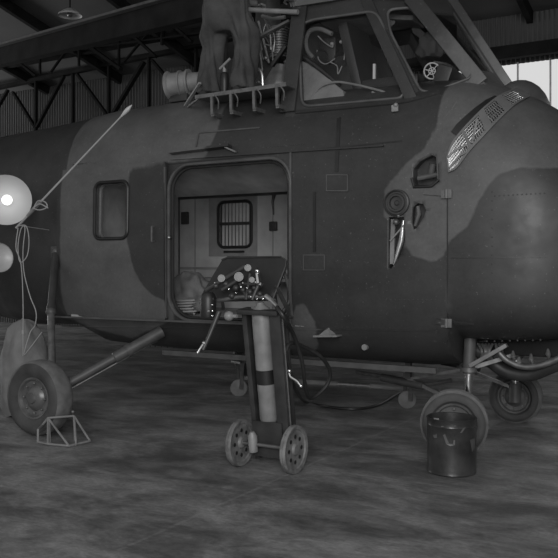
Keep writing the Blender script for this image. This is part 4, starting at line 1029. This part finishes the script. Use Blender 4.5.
# ------------------------------------------------------------ drum
dc = V((-1.64, 4.99, 0)); R = .154; H = .345
t = thing('oil_drum', 'open dark metal drum with scuffed paint standing in front of the near nose wheel', 'drum', dc)
m = MB(); m.lathe(dc, (0, 0, 1), [(0, .001), (0, R-.004), (.008, R), (.02, R-.003), (.12, R-.001), (H-.05, R-.001), (H-.045, R+.001), (H-.04, R-.001), (H-.01, R), (H, R+.005), (H+.004, R), (H, R-.006), (H-.05, R-.008), (.06, R-.008), (.06, .001)], 56)
for v_ in m.bm.verts:   # dents on the right side
    d = (v_.co-dc); a = math.atan2(d.y, d.x)
    k = .010*math.exp(-((a+.9)/.22)**2)*math.exp(-((d.z-.24)/.07)**2)+.007*math.exp(-((a+.6)/.2)**2)*math.exp(-((d.z-.16)/.05)**2)+.006*math.exp(-((a+1.8)/.2)**2)*math.exp(-((d.z-.30)/.04)**2)
    d2 = V((d.x, d.y, 0)).normalized() if d.xy.length > .05 else V((0, 0, 0)); v_.co -= d2*k
m.build('drum_shell', 'drum', t)
def on_drum(px, py):
    d = ray(px, py); ox, oy = -dc.x, -dc.y; a = d.x**2+d.y**2; b_ = 2*(ox*d.x+oy*d.y); c = ox*ox+oy*oy-(R+.0015)**2; s = (-b_-math.sqrt(max(0, b_*b_-4*a*c)))/(2*a); return V((0, 0, CH))+d*s
m = MB()
for poly in ([(443, 435), (445, 434), (447, 439), (449, 443), (453, 444), (453.5, 440), (455, 440), (455, 445), (450, 446), (446, 444)], [(460, 433), (463, 428), (466, 427), (464, 430), (462, 433)], [(441, 426), (456, 425.5), (456, 426.3), (441, 427)], [(470, 440), (475, 438), (475, 448), (472, 452), (471, 446)], [(433, 435), (437, 434), (437, 438), (434, 438)]):
    P = [on_drum(*q) for q in poly]; m.face(P)
m.build('paint_scuff', 'midgrey', t, smooth=False)
m = MB(); m.face([on_drum(*q) for q in ((433.5, 417.8), (439, 418.3), (439, 420), (434, 419.5))]); m.build('bright_chip', 'bright', t, smooth=False)

# ------------------------------------------------------------ tubular wheel chock
wc = thing('wheel_chock', 'light-painted tubular steel chock frame set against the big tyre at the left', 'chock', (-4.4, 4.4, 0))
r = .0085
g = lambda px, py, z=.012: onfloor(px, py, z)
b1, b2, b3, b4 = g(38, 442), g(69, 446), g(90, 441), g(66, 432)
t1 = at(48, 418, 4.38); t2 = at(74, 416, 4.45); t3 = V((t1.x+.04, t1.y+.16, t1.z)); 
b5 = g(48, 444)
def pipe(name, pts, mm='lightgrey'): 
    m = MB(); m.tube(pts, r, 8); return m.build(name, mm, wc)
pipe('base_rail', [b1, b5, b2]); pipe('base_rail', [b2, b3]); pipe('top_rail', [t1, t2])
for a, b_ in ((t1, b5), (t1, b2), (t2, b2+V((.02, .05, 0))), (t2, b3), (t2, g(75, 441)), (t1+V((-.06, .0, -.06)), t1)): pipe('strut', [a, b_])
pipe('strut', [b1, b1+V((0, 0, .09)), t1+V((-.06, 0, -.06))]); pipe('strut', [t1+V((0, .01, 0)), g(50, 443)])
m = MB(); m.ball(t2+V((-.01, 0, .03)), .014, 7); m.build('knob', 'steel', wc)

# ------------------------------------------------------------ tow bar under the belly
ta, tb = V((-4.45, 6.9, .17)), V((-2.74, 7.08, .17))
tw = thing('tow_bar', 'long steel tow bar on small castor wheels lying under the helicopter belly', 'tow bar', (-3.6, 7, 0))
m = MB(); m.cyl(ta, tb, .024, 14); m.build('bar_tube', 'cord', tw)
m = MB(); m.cyl((-3.42, 7.01, .17), (-3.1, 7.04, .17), .028, 14); m.build('bar_sleeve', 'bright', tw)
for c, R_ in ((V((-4.42, 6.80, .085)), .085), (V((-2.72, 7.0, .082)), .082)):
    m = MB(); m.lathe(c, (.55, -1, 0), [(-.018, .04), (-.02, R_*.8), (-.014, R_), (.014, R_), (.02, R_*.8), (.018, .04), (.022, .03), (.022, .001)], 28); m.lathe(c, (.55, -1, 0), [(-.018, .04), (-.022, .03), (-.022, .001)], 28)
    wh = m.build('castor_wheel', 'lightgrey', tw)
    m = MB(); m.bar(c+V((.04, -.02, -.01)), c+V((.04, -.0, .26)), .04, .012, up=(0, 1, 0)); m.bar(c+V((.04, 0, .25)), c+V((-.12, .08, .25)), .05, .02); m.bar(c+V((-.04, .05, -.01)), c+V((-.04, .05, .24)), .03, .012, up=(0, 1, 0)); m.build('castor_fork', 'steel', tw)

# ------------------------------------------------------------ left edge: work lamp, rod, cord, covered bundle
lc = at(7, 200, 5.0)
wl = thing('work_lamp', 'glowing round work lamp with wide white bowl at the left edge beside the tail', 'lamp', (lc.x-.25, lc.y, 0))
aim = (V((-2.2, 1.0, 1.5))-lc).normalized()
m = MB(); m.lathe(lc-aim*.06, aim, [(-.02, .001), (0, .06), (.03, .12), (.07, .18), (.12, .215), (.125, .22), (.115, .215), (.065, .175), (.025, .115), (-.005, .055), (-.022, .001)], 40); m.build('reflector', 'bowl', wl)
m = MB(); m.ball(lc+aim*.0, .045, 10); m.build('lit_bulb', 'lampglow', wl)
px_ = lc.x-.30
m = MB(); m.cyl((px_, lc.y+.1, .02), (px_, lc.y+.1, lc.z+.02), .014, 10); m.bar((px_, lc.y+.1, lc.z), lc-aim*.08, .02)
for a in range(3): m.bar((px_, lc.y+.1, .3), (px_+.3*math.cos(a*2.1), lc.y+.1+.3*math.sin(a*2.1), .01), .014)
m.build('stand', 'darkgrey', wl)
pd = bpy.data.lights.new('work_lamp_light', 'POINT'); pd.energy = .24; pd.shadow_soft_size = .04
po = bpy.data.objects.new('work_lamp_light', pd); COL.objects.link(po); po.location = lc+aim*.075
dcn = at(-3, 258, 5.05)
m = MB(); m.lathe(dcn, (.95, -.25, .1), [(.04, .13), (.045, .135), (.03, .12), (.0, .06), (-.01, .001)], 28); m.build('side_reflector', 'enamel', wl)
m = MB(); m.bar((px_, lc.y+.1, dcn.z), dcn, .016); m.build('clamp_arm', 'darkgrey', wl)
# whip antenna leaning over the hull
ra, rb_ = at(16, 228, 4.75), at(132, 105, 5.05)
t = thing('antenna_rod', 'long thin pale rod with a bulbous tip slanting up across the helicopter side', 'rod', ra)
m = MB(); m.tube([ra, ra.lerp(rb_, .5), rb_.lerp(ra, .06)], [.010, .008, .006], 8); m.build('rod', 'cord', t)
m = MB(); m.tube([rb_.lerp(ra, .09), rb_.lerp(ra, .06), rb_.lerp(ra, .03), rb_], [.007, .016, .018, .003], 10); m.build('rod_tip', 'enamel', t)
k1, k2 = ra.lerp(rb_, .10), ra.lerp(rb_, .22); m = MB(); m.tube([k1, k1.lerp(k2, .5), k2], [.012, .018, .012], 10); m.build('rod_sleeve', 'lightgrey', t)
m = MB(); m.tube(spline([at(x, y, 4.76) for x, y in ((33, 209), (38, 201), (45, 202), (47, 207), (40, 210), (34, 208), (40, 204), (48, 208))], 5), .005, 6); m.build('wire_loop', 'cord', t)
t = thing('looped_cord', 'thin pale cord hanging in long loops from the slanting rod at the left', 'cord', at(20, 226, 4.75))
m = MB(); m.tube(spline([at(x, y, 4.74) for x, y in ((18, 226), (26, 226), (29, 240), (27, 256), (20, 262), (18, 246), (21, 229), (25, 228), (23, 250), (24, 272), (30, 296), (36, 312), (35, 325), (30, 333), (24, 354), (30, 348), (42, 332))], 6), .0042, 6)
m.build('cord_strand', 'cord', t)
m = MB(); m.tube(spline([at(x, y, 4.74) for x, y in ((18, 228), (16, 248), (21, 264), (23, 300), (23, 356))], 6), .0042, 6); m.tube([at(23, 330, 4.74), at(23, 334, 4.74)], .01, 8); m.build('cord_end', 'cord', t)
m = MB(); m.tube([at(22, 226, 4.78), at(49, 230, 5.2)], .004, 6); m.build('side_string', 'cord', t)
# covered bundle on the floor behind the wheel
q0 = at(24, 340, 4.98); zt = at(24, 319, 4.98).z
m = MB(); m.rings(lump((q0.x-.02, 5.0, zt*.385), (.22, .20, zt*.615), 9, amp=.07), False)
o = m.build('covered_bundle', 'canvas'); tag(o, 'rounded bundle under a pale cloth cover behind the big wheel at the left', 'bundle')
